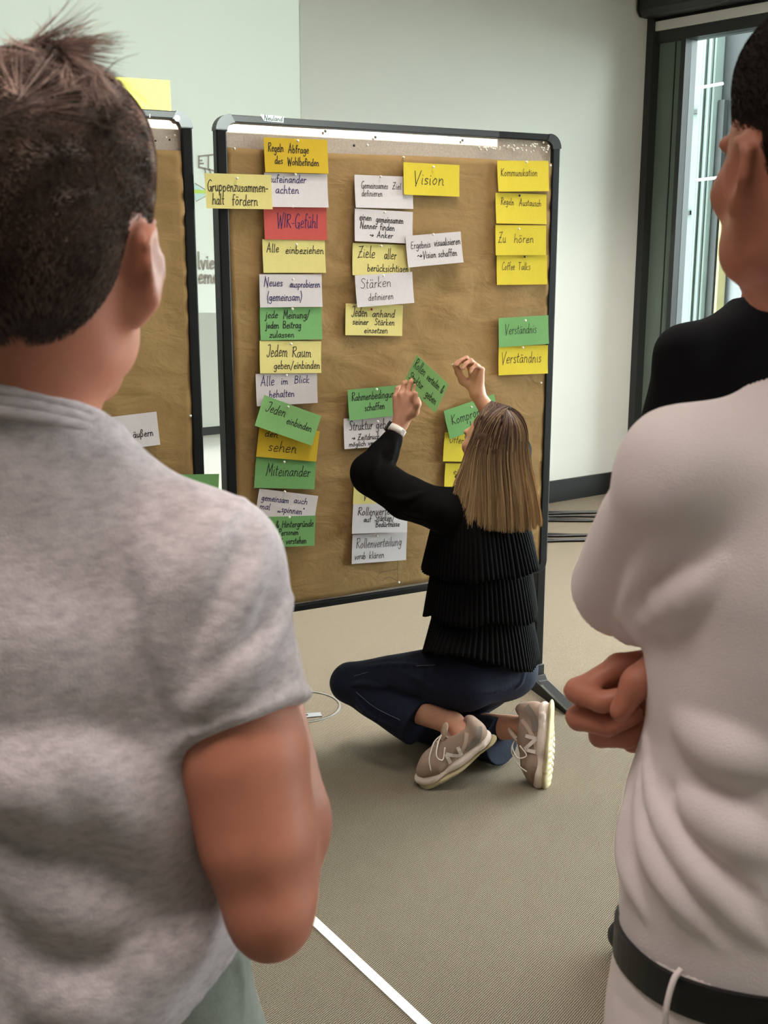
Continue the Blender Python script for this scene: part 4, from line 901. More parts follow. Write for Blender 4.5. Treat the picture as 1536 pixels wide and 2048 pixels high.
    def hairline(P):                                     # True where hair grows
        q = loc_(P); x, y, z = np.abs(q[:, 0]), q[:, 1], q[:, 2]
        low = np.where(y < -.045, -.062, np.where(y < .0, -.062+(y+.045)*1.3, .03)); front = y < .075+.25*(.09-z)
        ear = (np.abs(y+.012) < .020) & (z < .030) & (x > .06)
        return (z > low+.006*np.sin(x*140)) & front & ~ear & ((y < .03) | (z > .045+(y-.03)*.5))
    M_hair = mat('brown_hair', (50, 38, 33), .8, .1, vary=(60, .18))
    cap = sdf_obj('hair', h, .0035, M_hair, body, cut=lambda P: ~hairline(P))
    rs = np.random.RandomState(2)
    p, n = surf(cap, lambda P, N: hairline(P), 26000, 1); q = loc_(p)
    up = np.clip((q[:, 2]+.012)/.10, 0, 1)
    sw = noise3(21, 38); sw2 = noise3(22, 38); c1, c2, c3 = noise3(23, 150), noise3(24, 150), noise3(25, 210)
    D = (R@V(.30, .05, .20))[None]+.45*np.stack([sw(p), sw2(p), .5*sw(p+1.)], 1)+.75*np.stack([c1(p), c2(p), .7*c1(p+1.)], 1)
    Dt = D-n*(D*n).sum(1)[:, None]
    d = n*(.24+(.42+.30*c3(p))[:, None]*up[:, None])+(R@V(0, .25, -.75))[None]*(1-up)[:, None]*.8+Dt*up[:, None]
    tuft = np.exp(-((q[:, 0]-.012)**2+(q[:, 1]+.02)**2)/.0008)*(q[:, 2] > .08); d += tuft[:, None]*(R@V(-.1, -.1, .7))[None]
    ln = .006+.034*up**1.5+.016*up*rs.rand(len(p))+.012*tuft*rs.rand(len(p))
    d /= np.linalg.norm(d, axis=1)[:, None]
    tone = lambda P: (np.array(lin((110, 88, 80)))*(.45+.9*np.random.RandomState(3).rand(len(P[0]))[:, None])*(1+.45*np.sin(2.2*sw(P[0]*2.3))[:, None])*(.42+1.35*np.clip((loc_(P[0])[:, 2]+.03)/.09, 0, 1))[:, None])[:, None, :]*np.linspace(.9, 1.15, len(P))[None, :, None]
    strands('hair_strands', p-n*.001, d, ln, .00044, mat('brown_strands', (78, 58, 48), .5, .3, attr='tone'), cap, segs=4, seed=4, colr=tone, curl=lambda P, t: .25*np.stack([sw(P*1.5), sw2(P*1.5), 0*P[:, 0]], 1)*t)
    return body
def uvball(c, r, n=16, m=10):
    v = [c+V(0, 0, r)]+[c+V(math.sin(math.pi*i/m)*math.cos(2*math.pi*k/n), math.sin(math.pi*i/m)*math.sin(2*math.pi*k/n), math.cos(math.pi*i/m))*r for i in range(1, m) for k in range(n)]+[c-V(0, 0, r)]
    f = [(0, 1+k, 1+(k+1) % n) for k in range(n)]+[(1+i*n+k, 1+(i+1)*n+k, 1+(i+1)*n+(k+1) % n, 1+i*n+(k+1) % n) for i in range(m-2) for k in range(n)]+[(len(v)-1, 1+(m-2)*n+(k+1) % n, 1+(m-2)*n+k) for k in range(n)]
    return np.array(v), f
man1()
# ================================================================ MAN IN THE WHITE SHIRT (right foreground, arms folded)
def man2():
    loc = V(.418, 1.0, 0); M = frame4(loc, math.radians(12)); T = lambda x, y, z: (M@V(x, y, z, 1))[:3]
    H = V(.371, .985, 1.657); R = rot3(math.radians(11), math.radians(-3), 0)
    ELl, WRl = V(.248, 1.14, 1.238), T(.06, .23, 1.20)
    ELr, WRr = T(.255, .10, 1.13), V(.352, 1.075, 1.190)
    shL, shR = T(-.160, -.0, 1.398), T(.160, 0, 1.398)
    b = Sdf(); head(b, H, R, 1.04)
    b.cone(H+R@V(0, -.02, -.03), T(0, -.015, 1.46), .060, .062, .02)
    for q in (-1, 1): b.cone(T(0, -.01, 1.47), T(q*.10, -.01, 1.41), .045, .036, .05)
    b.u(Loft([(.85, 0, 0, .13, .10), (1.1, 0, 0, .12, .08), (1.28, 0, .01, .135, .09), (1.38, 0, 0, .12, .07), (1.45, 0, 0, .07, .05)], M), .03)
    for sh, el, wr in ((shL, ELl, WRl), (shR, ELr, WRr)):
        b.cone(sh, el, .036, .040, .03); b.cone(el, el+(wr-el)*.35, .041, .044, .012); b.cone(el+(wr-el)*.35, wr, .044, .029, .012)
    # right hand comes through under the left arm: a loose fist, thumb on top, finger joints to the left
    y_ = norm(V(-.88, .18, -.42)); x_ = norm(V(-.30, -.34, .86)-y_*np.dot(V(-.30, -.34, .86), y_)); z_ = np.cross(y_, x_)
    if z_[1] < 0: z_ = -z_
    Rh = np.stack([x_, y_, z_], 1)
    hand(b, WRr, Rh, [(.14, .40, 1.95, .8), (.03, .48, 2.0, .8), (-.08, .58, 2.0, .8), (-.18, .70, 1.95, .8)], [(.028, .020, -.014), (.054, .044, -.034), (.056, .066, -.046), (.042, .086, -.054)], 1.30, .0035, 1.17)
    y2 = norm(T(.20, .20, 1.25)-WRl); x2 = norm(V(0, 0, 1)-y2*y2[2]); b2 = Sdf()
    hand(b, WRl, np.stack([x2, y2, np.cross(x2, y2)*-1], 1), [(.1, .3, .4, .3)]*4, [(.012, .012, -.004), (.040, .035, -.012), (.052, .062, -.02), (.052, .085, -.03)])
    for q in (-1, 1): b.cone(T(q*.09, 0, .92), T(q*.11, .02, .49), .075, .055, .03); b.cone(T(q*.11, .02, .49), T(q*.13, -.02, .08), .052, .038, .02)
    body = sdf_obj('person', b, .004, M_skin, loc=loc, relax=4)
    tag(body, 'man in a white T-shirt with a black belt and folded arms, at the right edge', 'person')
    for q in (-1, 1): obj('eye', *uvball(H+R@V(q*.0322, .084, .0146), .0112), M_eye, body, smooth=True)
    # shirt
    s = Sdf()
    s.u(Loft([(.88, 0, 0, .172, .134), (.96, 0, 0, .180, .142), (1.06, .0, 0, .182, .142), (1.16, 0, 0, .166, .132), (1.26, 0, 0, .170, .130), (1.35, 0, -.006, .164, .120), (1.41, 0, -.012, .132, .094), (1.45, 0, -.014, .092, .080), (1.48, 0, -.014, .080, .072), (1.53, 0, -.014, .076, .069)], M, 2.3), .03)
    tor = s.ops[0][1]
    for sh, el, q in ((shL, ELl, -1), (shR, ELr, 1)):
        s.cone(T(q*.05, -.012, 1.435), sh, .052, .056, .045); s.u(Clip(Cone(sh, sh+(el-sh)*1.1, .054, .054), sh+(el-sh)*.94, el-sh), .03)
    base = Sdf(); base.ops = list(s.ops); g = noise3(13, 30); g2 = noise3(15, 80); s.disp = lambda P: .0020*g(P)+.0005*g2(P)
    folds(s, [([(1172, 960), (1240, 905), (1330, 870)], .012, .008), ([(1205, 1000), (1212, 1090), (1240, 1200)], .010, .006, .008), ([(1330, 1080), (1290, 1180), (1246, 1258)], .016, .008, .012), ([(1450, 1130), (1350, 1215), (1256, 1276)], .018, .010, .014),
              ([(1305, 1150), (1268, 1225), (1247, 1270)], -.006, -.003, .006), ([(1258, 1320), (1320, 1372), (1400, 1350), (1470, 1285)], .016, .010, .012), ([(1272, 1380), (1380, 1405), (1520, 1392)], .016, .010, .014), ([(1275, 1345), (1340, 1392), (1420, 1372)], -.006, -.003, .006),
              ([(1290, 1470), (1310, 1600), (1390, 1720), (1480, 1830), (1530, 1885)], .013, .008, .010), ([(1280, 1540), (1300, 1680), (1370, 1800), (1450, 1890)], .012, .008, .010), ([(1320, 1560), (1400, 1690), (1530, 1820)], -.007, -.004, .008),
              ([(1262, 1600), (1262, 1720), (1300, 1830)], .011, .007, .010), ([(1390, 1450), (1460, 1500), (1530, 1520)], .020, .015, .02), ([(1370, 1600), (1450, 1640), (1530, 1700)], .018, .013, .02), ([(1235, 1640), (1232, 1740)], .010, .006),
              ([(1235, 1800), (1320, 1850), (1430, 1885), (1530, 1905)], .012, .007), ([(1345, 798), (1368, 818)], .010, .004), ([(1395, 795), (1405, 815)], .010, .003), ([(1305, 803), (1322, 825)], .010, .003)], base)
    nk = T(0, -.014, 1.485)
    BZ = .925; bz = lambda P: P[:, 2]-BZ+.16*(((P-loc)@M[:3, 1]))        # height above the (tilted) belt line
    shirt = sdf_obj('t_shirt', s, .004, mat('white_cotton', (226, 210, 210), .9, .12, bump=(650, .0005), sheen=.2), body, cut=lambda P: ((P-nk)@norm(V(0, 0, 1)+.35*M[:3, 1]) > 0) | (bz(P) < -.012))
    m = shirt.modifiers.new('thickness', 'SOLIDIFY'); m.thickness = .002; m.offset = 0
    # belt follows the waist
    w = Loft([(.80, 0, 0, .184, .146), (1.1, 0, 0, .184, .146)], M, 2.3)
    def hoop(z0, z1, gr, n=72):
        v = []
        for rr_, z in ((0, z0), (gr, z0), (gr, z1), (0, z1)):
            for k in range(n):
                a = 2*math.pi*k/n; c, si = math.cos(a), math.sin(a); e = 2/2.3
                v.append(T(math.copysign(abs(c)**e, c)*(.1815+rr_), math.copysign(abs(si)**e, si)*(.1435+rr_), z-.16*math.copysign(abs(si)**e, si)*.1435))
        return v, [(i*n+k, i*n+(k+1) % n, ((i+1) % 4)*n+(k+1) % n, ((i+1) % 4)*n+k) for i in range(4) for k in range(n)]
    v, f = hoop(BZ-.018, BZ+.018, .005); blt = obj('belt', v, f, mat('black_leather', (14, 14, 15), .45, .4, bump=(300, .0003)), body, smooth=False)
    MB().box(T(0, .152, BZ-.023), (.045, .006, .044), M[:3, 0], M[:3, 1]).build('buckle', M_steel, blt)
    # white trousers with waistband, seam and belt loops
    j = Sdf(); j.u(Loft([(.74, 0, 0, .176, .138), (.84, 0, 0, .190, .150), (.92, 0, 0, .183, .145), (1.0, 0, 0, .1785, .1405)], M, 2.3), .02); j.ops.append(('m', lambda P: bz(P)-.022, 0))
    for q in (-1, 1): j.cone(T(q*.088, 0, .80), T(q*.11, .02, .49), .100, .080, .03); j.cone(T(q*.11, .02, .49), T(q*.13, -.02, .10), .080, .068, .02)
    js = Sdf(); js.ops = list(j.ops)
    folds(j, [([(1195, 1970), (1260, 2008), (1340, 2040)], .0035, .0008), ([(1226, 1990), (1290, 2040)], -.004, -.001)], js, .004)
    M_tr = mat('white_twill', (222, 206, 204), .85, .15, bump=(500, .0005))
    tr = sdf_obj('trousers', j, .005, M_tr, body)
    for a in (math.radians(205), math.radians(250), math.radians(300), math.radians(335)):
        e = 2/2.3; P = lambda g, z: T(math.copysign(abs(math.cos(a))**e, math.cos(a))*(.1815+g), math.copysign(abs(math.sin(a))**e, math.sin(a))*(.1435+g), z)
        g = .020 if a < 3.7 else .008
        if a < 3.7: MB().tube(catmull([P(.002, BZ+.036), P(.012, BZ+.030), P(g, BZ+.004), P(.016, BZ-.022), P(.004, BZ-.036)], 5), .0032, 6).build('belt_loop', M_tr, tr, smooth=True)
    for q in (-1, 1):
        sd = Sdf().cone(T(q*.13, -.06, .05), T(q*.15, .15, .045), .045, .042, .01, (V(0, 0, 1), .9)); sd.ops.append(('m', lambda P: .002-P[:, 2], 0)); sdf_obj('shoe', sd, .005, M_black, body)
    # hair
    loc_ = lambda P: (P-H)@R/1.04
    h = Sdf(); h.ell(H+R@V(0, -.014, .043)*1.04, V(.0745, .096, .0885)*1.04, R, .0); h.ell(H+R@V(0, .012, .088), (.062, .078, .050), R, .03); h.ell(H+R@V(0, -.055, -.005), (.064, .050, .060), R, .03)
    g3 = noise3(28, 75); h.disp = lambda P: .0003*g3(P)
    def hairline(P):
        q = loc_(P); x, y, z = np.abs(q[:, 0]), q[:, 1], q[:, 2]
        low = np.where(y < -.045, -.060, np.where(y < .0, -.060+(y+.045)*1.2, -.012+np.clip(y-.03, 0, 1)*3.2)); ear = (np.abs(y+.008) < .019) & (z < .028) & (x > .06)
        return (z > low) & (y < .082) & ~ear & (q[:, 2] > -.07)
    M_h2 = mat('dark_brown_hair', (34, 28, 26), .8, .1, vary=(60, .18))
    cap = sdf_obj('hair', h, .0035, M_h2, body, cut=lambda P: ~hairline(P))
    p, n = surf(cap, lambda P, N: hairline(P), 20000, 1); q = loc_(p); up = np.clip((q[:, 2]-.03)/.09, 0, 1)
    sw, sw2 = noise3(31, 45), noise3(32, 45); rs = np.random.RandomState(7)
    d = n*(.20+.5*up[:, None])+(R@V(0, .1, -.9))[None]*(1-up)[:, None]*.8+(R@V(.1, .6, .35))[None]*up[:, None]*.7+.4*up[:, None]*np.stack([sw(p), sw2(p), .4*sw(p+1.)], 1)
    d /= np.linalg.norm(d, axis=1)[:, None]; ln = .005+.018*up+.012*up*rs.rand(len(p))
    grey = np.clip(1-(q[:, 2]+.02)/.05, 0, 1)*np.clip((q[:, 1]+.03)/.05, 0, 1)     # greying temple
    c0, c1 = np.array(lin((70, 55, 48))), np.array(lin((128, 118, 110)))
    tone = lambda P: ((c0+(c1-c0)*grey[:, None])*(.6+.7*np.random.RandomState(3).rand(len(P[0]))[:, None]))[:, None, :]*np.linspace(.9, 1.15, len(P))[None, :, None]
    strands('hair_strands', p-n*.001, d, ln, .00034, mat('dark_strands', (60, 48, 42), .65, .2, attr='tone'), cap, segs=4, seed=4, colr=tone)
man2()
# ================================================================ PERSON IN BLACK (behind, beside the window)
def man3():
    loc = V(.755, 2.25, 0); M = frame4(loc, math.radians(20)); T = lambda x, y, z: (M@V(x, y, z, 1))[:3]
    H = T(.02, .02, 1.66); R = rot3(math.radians(25), -.05, 0)
    b = Sdf(); head(b, H, R, 1.02); b.cone(H+R@V(0, -.02, -.03), T(0, -.01, 1.48), .056, .060, .02)
    b.u(Loft([(.85, 0, 0, .13, .10), (1.1, 0, 0, .12, .08), (1.3, 0, .01, .13, .09), (1.46, 0, 0, .07, .05)], M), .03)
    arms = []
    for q in (-1, 1):
        sh, el, wr = T(q*.18, 0, 1.40), T(q*.25, .01, 1.10), T(q*.10, .21, 1.10); arms.append((sh, el, wr))
        b.cone(sh, el, .044, .038, .03); b.cone(el, wr, .038, .027, .012)
        y_ = norm(T(-q*.05, .22, 1.10)-wr); x_ = V(0, 0, 1); z_ = norm(M[:3, 1]); hand(b, wr, np.stack([x_, y_, z_], 1), [(.1, .3, .4, .3)]*4, [(.012, .012, -.004), (.040, .035, -.012), (.052, .062, -.02), (.052, .085, -.03)])
        b.cone(T(q*.09, 0, .90), T(q*.11, .02, .49), .075, .055, .03); b.cone(T(q*.11, .02, .49), T(q*.13, -.02, .08), .052, .038, .02)
    body = sdf_obj('person', b, .006, M_skin, loc=loc)
    tag(body, 'person in a black top by the window, only a shoulder showing past the white shirt', 'person')
    for q in (-1, 1): obj('eye', *uvball(H+R@V(q*.0316, .0825, .0143), .0112), M_eye, body, smooth=True)
    s = Sdf(); s.u(Loft([(.84, 0, 0, .182, .14), (.95, 0, 0, .178, .138), (1.1, 0, 0, .160, .124), (1.25, 0, 0, .170, .126), (1.36, 0, -.006, .165, .116), (1.43, 0, -.012, .12, .09), (1.50, 0, -.012, .075, .068)], M, 2.2), .03)
    for q, (sh, el, wr) in zip((-1, 1), arms): s.cone(T(q*.05, -.012, 1.455), sh, .050, .056, .045); s.cone(sh, el, .058, .055, .03); s.cone(el, el+(wr-el)*.9, .054, .042, .02)
    g = noise3(43, 28); s.disp = lambda P: .003*g(P)
    sdf_obj('sweater', s, .006, mat('black_jersey', (22, 21, 24), .9, .1), body)
    j = Sdf(); j.u(Loft([(.74, 0, 0, .168, .13), (.84, 0, 0, .178, .138), (.95, 0, 0, .165, .125)], M, 2.3), .02)
    for q in (-1, 1):
        j.cone(T(q*.09, 0, .88), T(q*.11, .02, .49), .10, .078, .03); j.cone(T(q*.11, .02, .49), T(q*.13, -.02, .10), .078, .066, .02)
    sdf_obj('trousers', j, .007, mat('dark_trousers', (40, 42, 48), .85), body)
    for q in (-1, 1):
        sd = Sdf().cone(T(q*.13, -.06, .05), T(q*.15, .15, .045), .045, .042, .01, (V(0, 0, 1), .9)); sd.ops.append(('m', lambda P: .002-P[:, 2], 0)); sdf_obj('shoe', sd, .006, M_black, body)
    h = Sdf(); h.ell(H+R@V(0, -.016, .046), (.080, .100, .090), R, .0); h.ell(H+R@V(0, -.05, .0), (.070, .055, .065), R, .03)
    sdf_obj('hair', h, .005, mat('black_hair', (36, 30, 28), .5, .3), body, cut=lambda P: ((P-H)@R)[:, 1] > .055+(((P-H)@R)[:, 2]-.05)*.5)
man3()
# ================================================================ WOMAN CROUCHING AT THE PINBOARD
def shoe(Msh, parent, side, lace_loose):
    """running shoe; local x to the toe, y to its left, z up; Msh 4x4"""
    X = lambda v: np.asarray(v)@Msh[:3, :3].T+Msh[:3, 3]
    up = Sdf()
    up.ell((.070, 0, .036), (.062, .044, .036), None, .0); up.cone((.06, 0, .045), (-.02, 0, .066), .038, .036, .03, (V(0, 1, 0), 1.0))
    up.cone((-.01, 0, .05), (-.088, 0, .052), .037, .034, .03); up.cone((-.088, 0, .05), (-.092, 0, .088), .034, .026, .02); up.cone((-.045, 0, .05), (-.05, 0, .083), .034, .031, .02)
    up.ell((-.050, 0, .112), (.040, .026, .040), None, .0); up.ops[-1] = ('s', up.ops[-1][1], .010)
    up.ops.append(('m', lambda P: .014-P[:, 2], 0))
    def put(name, sd, res, m, par, **k):
        v, q = sd.mesh(res, **k); v, q = keep_largest(v, q); return obj(name, X(v), q, m, par, smooth=True)
    o = put('sneaker', up, .0032, M_suede, parent)
    sl = Sdf(); sl.cone((-.090, 0, .022), (.0, 0, .017), .040, .041, .0, (V(0, 0, 1), .55)); sl.cone((.0, 0, .017), (.088, 0, .018), .041, .046, .02, (V(0, 0, 1), .40)); sl.cone((.088, 0, .020), (.118, 0, .028), .036, .022, .02, (V(0, 0, 1), .55))
    for q in (-1, 1):
        for x in (-.085, -.060, -.035): sl.cone((x-.007, q*.036, .020), (x+.007, q*.036, .018), .009, .009, .003)
    put('midsole', sl, .003, M_mids, o)
    ts = Sdf(); ts.cone((-.105, 0, .001), (.02, 0, -.002), .034, .036, .0, (V(0, 0, 1), .25)); ts.cone((.02, 0, -.002), (.092, 0, .002), .036, .041, .02, (V(0, 0, 1), .25)); ts.cone((.092, 0, .002), (.116, 0, .012), .030, .014, .02, (V(0, 0, 1), .4))
    for x in np.linspace(-.12, .11, 13):
        ts.s_(Cone((x, -.06, -.012), (x+.008, .06, -.012), .0038, .0038), .002)
    ts.s_(Cone((-.11, 0, -.014), (.1, 0, -.016), .008, .008), .003)
    put('tread', ts, .003, M_tread, o)
    def on(x, z, q, lift=.0014):
        ys = np.linspace(.075, 0, 60); d = up.eval(np.stack([np.full(60, x), q*ys, np.full(60, z)], 1)); k = int(np.argmax(d < 0)); return V(x, q*(ys[k]+lift), z)
    def patch(name, pts, q, w, m, lift=.0026):
        mb = MB(); P = catmull([V(a, b, 0) for a, b in pts], 5)
        L, R_ = [], []
        for i, p in enumerate(P):
            t = norm(P[min(i+1, len(P)-1)]-P[max(i-1, 0)]); n = V(-t[1], t[0], 0)*w/2; L.append(X(on(*(p+n)[:2], q, lift))); R_.append(X(on(*(p-n)[:2], q, lift)))
        k = len(L); mb.add(L+R_, [(i, k+i, k+i+1, i+1) for i in range(k-1)]); mb.build(name, m, o, smooth=True)
    for q in (-1, 1):
        patch('heel_stripe', [(-.112, .075), (-.085, .050), (-.04, .036)], q, .020, M_greys); patch('side_stripe', [(-.070, .085), (-.045, .060), (-.005, .036), (.030, .032)], q, .012, M_sued2)
        patch('toe_cap', [(.118, .030), (.095, .034), (.066, .030)], q, .018, M_sued3)
        mb = MB()                                        # the letter on the side
        for (x0, z0), (x1, z1) in [((x0*-q-.002, z0), (x1*-q-.002, z1)) for (x0, z0), (x1, z1) in (((-.024, .034), (-.020, .068)), ((-.020, .068), (.016, .034)), ((.016, .034), (.022, .068)))]:
            n = 5; t = norm(V(x1-x0, z1-z0, 0)); nn = V(-t[1], t[0], 0)*.0056; A = [V(x0+(x1-x0)*i/n, z0+(z1-z0)*i/n, 0) for i in range(n+1)]
            v = [X(on(*(a+nn)[:2], q, .0040)) for a in A]+[X(on(*(a-nn)[:2], q, .0040)) for a in A]; mb.add(v, [(i, n+1+i, n+2+i, i+1) for i in range(n)])
        mb.build('letter_emblem', M_embl, o)
    tg = Sdf(); tg.cone((.005, 0, .092), (-.018, 0, .118), .020, .024, .0, (V(.6, 0, .8), .25)); put('tongue', tg, .003, M_sued2, o)
    for i in range(5):
        x = .052-.015*i; z = .0745+.0072*i; y = .020
        MB().tube([X(p) for p in catmull([V(x+.004, -y, z-.004), V(x, 0, z+.007), V(x-.004, y, z-.004)], 4)], .0023, 6).build('lace', M_lace, o, smooth=True)
    s = 1 if lace_loose > 0 else -1
    MB().tube([X(p) for p in catmull([V(-.004, 0, .108), V(.02, s*.03, .108), V(.045, s*.052, .085), V(.036, s*.046, .06), V(.01, s*.035, .085)], 5)], .0022, 6).build('lace', M_lace, o, smooth=True)
    MB().tube([X(p) for p in catmull([V(-.004, 0, .108), V(.03, s*.022, .112), V(.068, s*.040, .085), V(.084, s*.052, .055)], 5)], .0022, 6).build('lace', M_lace, o, smooth=True)
    return o
def woman():
    global M_suede, M_mids, M_tread, M_greys, M_sued2, M_sued3, M_embl, M_lace
    M_suede = mat('taupe_mesh', (158, 134, 120), .9, .15, bump=(900, .0006)); M_mids = mat('white_foam', (226, 208, 196), .7, .2, bump=(300, .0006)); M_tread = mat('cream_rubber', (184, 168, 132), .6, .3)
    M_greys = mat('grey_suede', (128, 116, 108), .95, .1); M_sued2 = mat('light_taupe_suede', (184, 160, 144), .95, .1); M_sued3 = mat('toe_suede', (146, 122, 106), .95, .1)
    M_embl = mat('pale_emblem', (222, 210, 204), .6, .2); M_lace = mat('lace_white', (222, 210, 200), .8, .1)
    hipC = W(968, 1340, 3.40); shC = W(962, 1000, 3.40); loc = V(.30, 3.35, 0)
    yaw = math.radians(35); r = V(math.cos(yaw), math.sin(yaw), 0); f = V(-math.sin(yaw), math.cos(yaw), 0)
    H = W(984, 893, 3.385); R = rot3(math.radians(40), math.radians(6), math.radians(2))
    shL, shR = shC-r*.150-V(0, 0, .012), shC+r*.150-V(0, 0, .005)
    elL, wrL = W(742, 946, 3.44), W(801, 850, 3.50)
    elR, wrR = W(1030, 900, 3.62), W(955, 790, 3.64)
    hL, hR = hipC-r*.085, hipC+r*.085
    knL, anL = W(702, 1366, 3.50), W(905, 1448, 3.27)
    knR, anR = W(860, 1452, 3.56), W(1062, 1455, 3.28)
    # feet
    toeL, heelL = flo(855, 1568)+V(0, 0, .004), V(.333, 3.235, .130); toeR, heelR = flo(1096, 1570)+V(0, 0, .006), V(.523, 3.262, .235)
    def shoeM(toe, heel, up, ln=.26):
        x = norm(toe-heel); z = norm(up-x*np.dot(up, x)); y = np.cross(z, x); m = np.eye(4); m[:3, 0], m[:3, 1], m[:3, 2] = x, y, z; m[:3, 3] = (toe+heel)/2+z*.004; return m
    mL = shoeM(toeL, heelL, V(-.55, -.12, .83)); mR = shoeM(toeR, heelR, V(-.93, .30, -.05))
    X = lambda m, v: m[:3, :3]@V(*v)+m[:3, 3]
    b = Sdf(); head(b, H, R, .94, False, .72)
    b.cone(H+R@V(0, -.015, -.04), shC+V(0, 0, .05), .047, .050, .02)
    b.cone(hipC+V(0, 0, .06), shC-V(0, 0, .1), .10, .10, .03); b.cone(shC-r*.10, shC+r*.10, .05, .05, .04)
    for sh, el, wr in ((shL, elL, wrL), (shR, elR, wrR)):
        b.cone(sh, el, .040, .034, .02); b.cone(el, el+(wr-el)*.3, .034, .035, .01); b.cone(el+(wr-el)*.3, wr, .035, .0225, .01, None)
    # left hand: back towards the viewer, fingers up behind the card, thumb in front of it
    y_ = norm(V(.12, .06, .98)); x_ = norm(V(.86, -.42, .05)-y_*np.dot(V(.86, -.42, .05), y_)); z_ = np.cross(y_, x_); z_ = z_ if z_[1] < 0 else -z_
    RL = np.stack([x_, y_, z_], 1)
    hand(b, wrL+y_*.012, RL, [(.18, .30, .35, .25), (.10, .35, .55, .4), (.0, .45, .7, .5), (-.1, .5, .8, .6)], [(.016, .012, -.002), (.046, .036, .004), (.055, .064, .012), (.046, .094, .014)], .98, .005)
    # right hand: raised, fingers bent over to the left, thumb and forefinger pinching a pin
    y_ = norm(V(-.10, .10, .98)); x_ = norm(V(-.62, -.05, .0)-y_*np.dot(V(-.62, -.05, 0), y_)); z_ = np.cross(y_, x_); z_ = z_ if z_[1] > 0 else -z_
    x_, z_ = norm(x_*.8-z_*.6), norm(z_*.8+x_*.6)
    z_ = norm(V(.75, .62, .2)-y_*np.dot(V(.75, .62, .2), y_)); x_ = np.cross(y_, z_); x_ = x_ if x_[0] < 0 else -x_
    RR = np.stack([x_, y_, z_], 1)
    tipsR = hand(b, wrR+y_*.01, RR, [(.05, .75, .95, .45), (.0, .85, .95, .5), (-.05, .95, 1.0, .5), (-.1, 1.05, 1.0, .5)], [(.014, .015, -.006), (.036, .042, -.028), (.034, .072, -.046), (.030, .094, -.058)], .96, .005)
    for h_, k_, a_, m_ in ((hL, knL, anL, mL), (hR, knR, anR, mR)):
        b.cone(h_, k_, .075, .050, .03); b.cone(k_, k_+(a_-k_)*.35, .048, .050, .02); b.cone(k_+(a_-k_)*.35, a_, .050, .034, .02)
        b.cone(a_, X(m_, (-.062, 0, .062)), .036, .034, .02); b.cone(X(m_, (-.062, 0, .055)), X(m_, (.06, 0, .035)), .030, .026, .02)
    body = sdf_obj('person', b, .004, M_skinw, loc=loc)
    tag(body, 'woman with long fair hair in a black tiered blouse and jeans crouching at the pinboard', 'person')
    for q in (-1, 1): obj('eye', *uvball(H+R@V(q*.0296, .0775, .0134), .0104), M_eye, body, smooth=True)
    shoe(mL, body, 1, 1); shoe(mR, body, -1, 1)
    # ---- jeans
    j = Sdf()
    j.ell(hipC+V(0, 0, .015), (.160, .132, .120), rot3(yaw), .0)
    hemL = W(838, 1446, 3.335); hemR = W(1004, 1482, 3.335)
    for h_, k_, hem in ((hL, knL, hemL), (hR, knR, hemR)):
        ax = norm(hem-k_)
        j.cone(h_, k_, .102, .068, .03); mid = h_+(k_-h_)*.3-V(0, 0, .02)
        j.u(Clip(Cone(k_, hem+ax*.06, .062, .082), hem, ax), .018)
    j.ell(hR+V(.006, -.035, -.01), (.092, .09, .09), None, .03); j.ell(hL+V(.0, -.03, -.0), (.10, .09, .095), None, .04)
    base = Sdf(); base.ops = list(j.ops); g = noise3(53, 36); j.disp = lambda P: .0016*g(P)
    folds(j, [([(745, 1368), (790, 1385), (850, 1400)], -.010, -.003), ([(700, 1370), (730, 1368), (775, 1375)], .012, .004), ([(705, 1390), (740, 1430), (790, 1455)], .008, .003), ([(800, 1340), (850, 1365), (900, 1395)], .010, .004),
              ([(735, 1335), (790, 1330), (870, 1332)], .006, .002), ([(1048, 1345), (1042, 1365), (1030, 1378)], .0035, .001), ([(960, 1385), (1000, 1378), (1035, 1360)], .006, .002)], base, .008)
    M_den = mat('dark_denim', (27, 31, 47), .85, .2, vary=(60, .25), bump=(900, .0006))
    jeans = sdf_obj('jeans', j, .004, M_den, body)
    M_thread = mat('jeans_thread', (92, 96, 112), .8)
    for pts in ([(708, 1352), (760, 1338), (810, 1333), (870, 1330)], [(712, 1384), (750, 1415), (800, 1440)]):
        P = [base.hit(*q) for q in pts]
        if all(p is not None for p in P): MB().tube([p-norm(p-CAM)*.001 for p in catmull(P, 5)], .0011, 5).build('seam', M_thread, jeans)
    # ---- blouse
    s = Sdf(); Mt = frame4((0, 0, 0), yaw)
    def axis(z): t = (z-hipC[2])/(shC[2]-hipC[2]); return hipC+(shC-hipC)*t
    A = lambda z: (np.linalg.inv(Mt)@np.append(axis(z)-V(0, 0, z), 1))[:3]
    zs = shC[2]; secs = []
    for dz, rx, ry in ((-.50, .165, .135), (-.40, .150, .120), (-.30, .145, .110), (-.18, .155, .115), (-.08, .158, .105), (-.01, .130, .088), (.045, .075, .066)):
        a = A(zs+dz); secs.append((zs+dz, a[0], a[1], rx, ry))
    s.u(Loft(secs, Mt, 2.2), .02)
    s.cone(shC-r*.06+V(0, 0, .01), shL, .045, .060, .04); s.cone(shC+r*.06+V(0, 0, .01), shR, .045, .058, .04)
    cufL = elL+(wrL-elL)*.70; cufR = elR+(wrR-elR)*.6
    mL_ = shL+(elL-shL)*.5-V(0, 0, .02)
    s.chain([shL, mL_, elL-V(.0, 0, .002), elL+(wrL-elL)*.38, cufL], [.060, .068, .064, .046, .031], .025)
    s.chain([shR, elR, cufR], [.056, .052, .032], .02)
    base = Sdf(); base.ops = list(s.ops); g = noise3(61, 42); s.disp = lambda P: .0022*g(P)
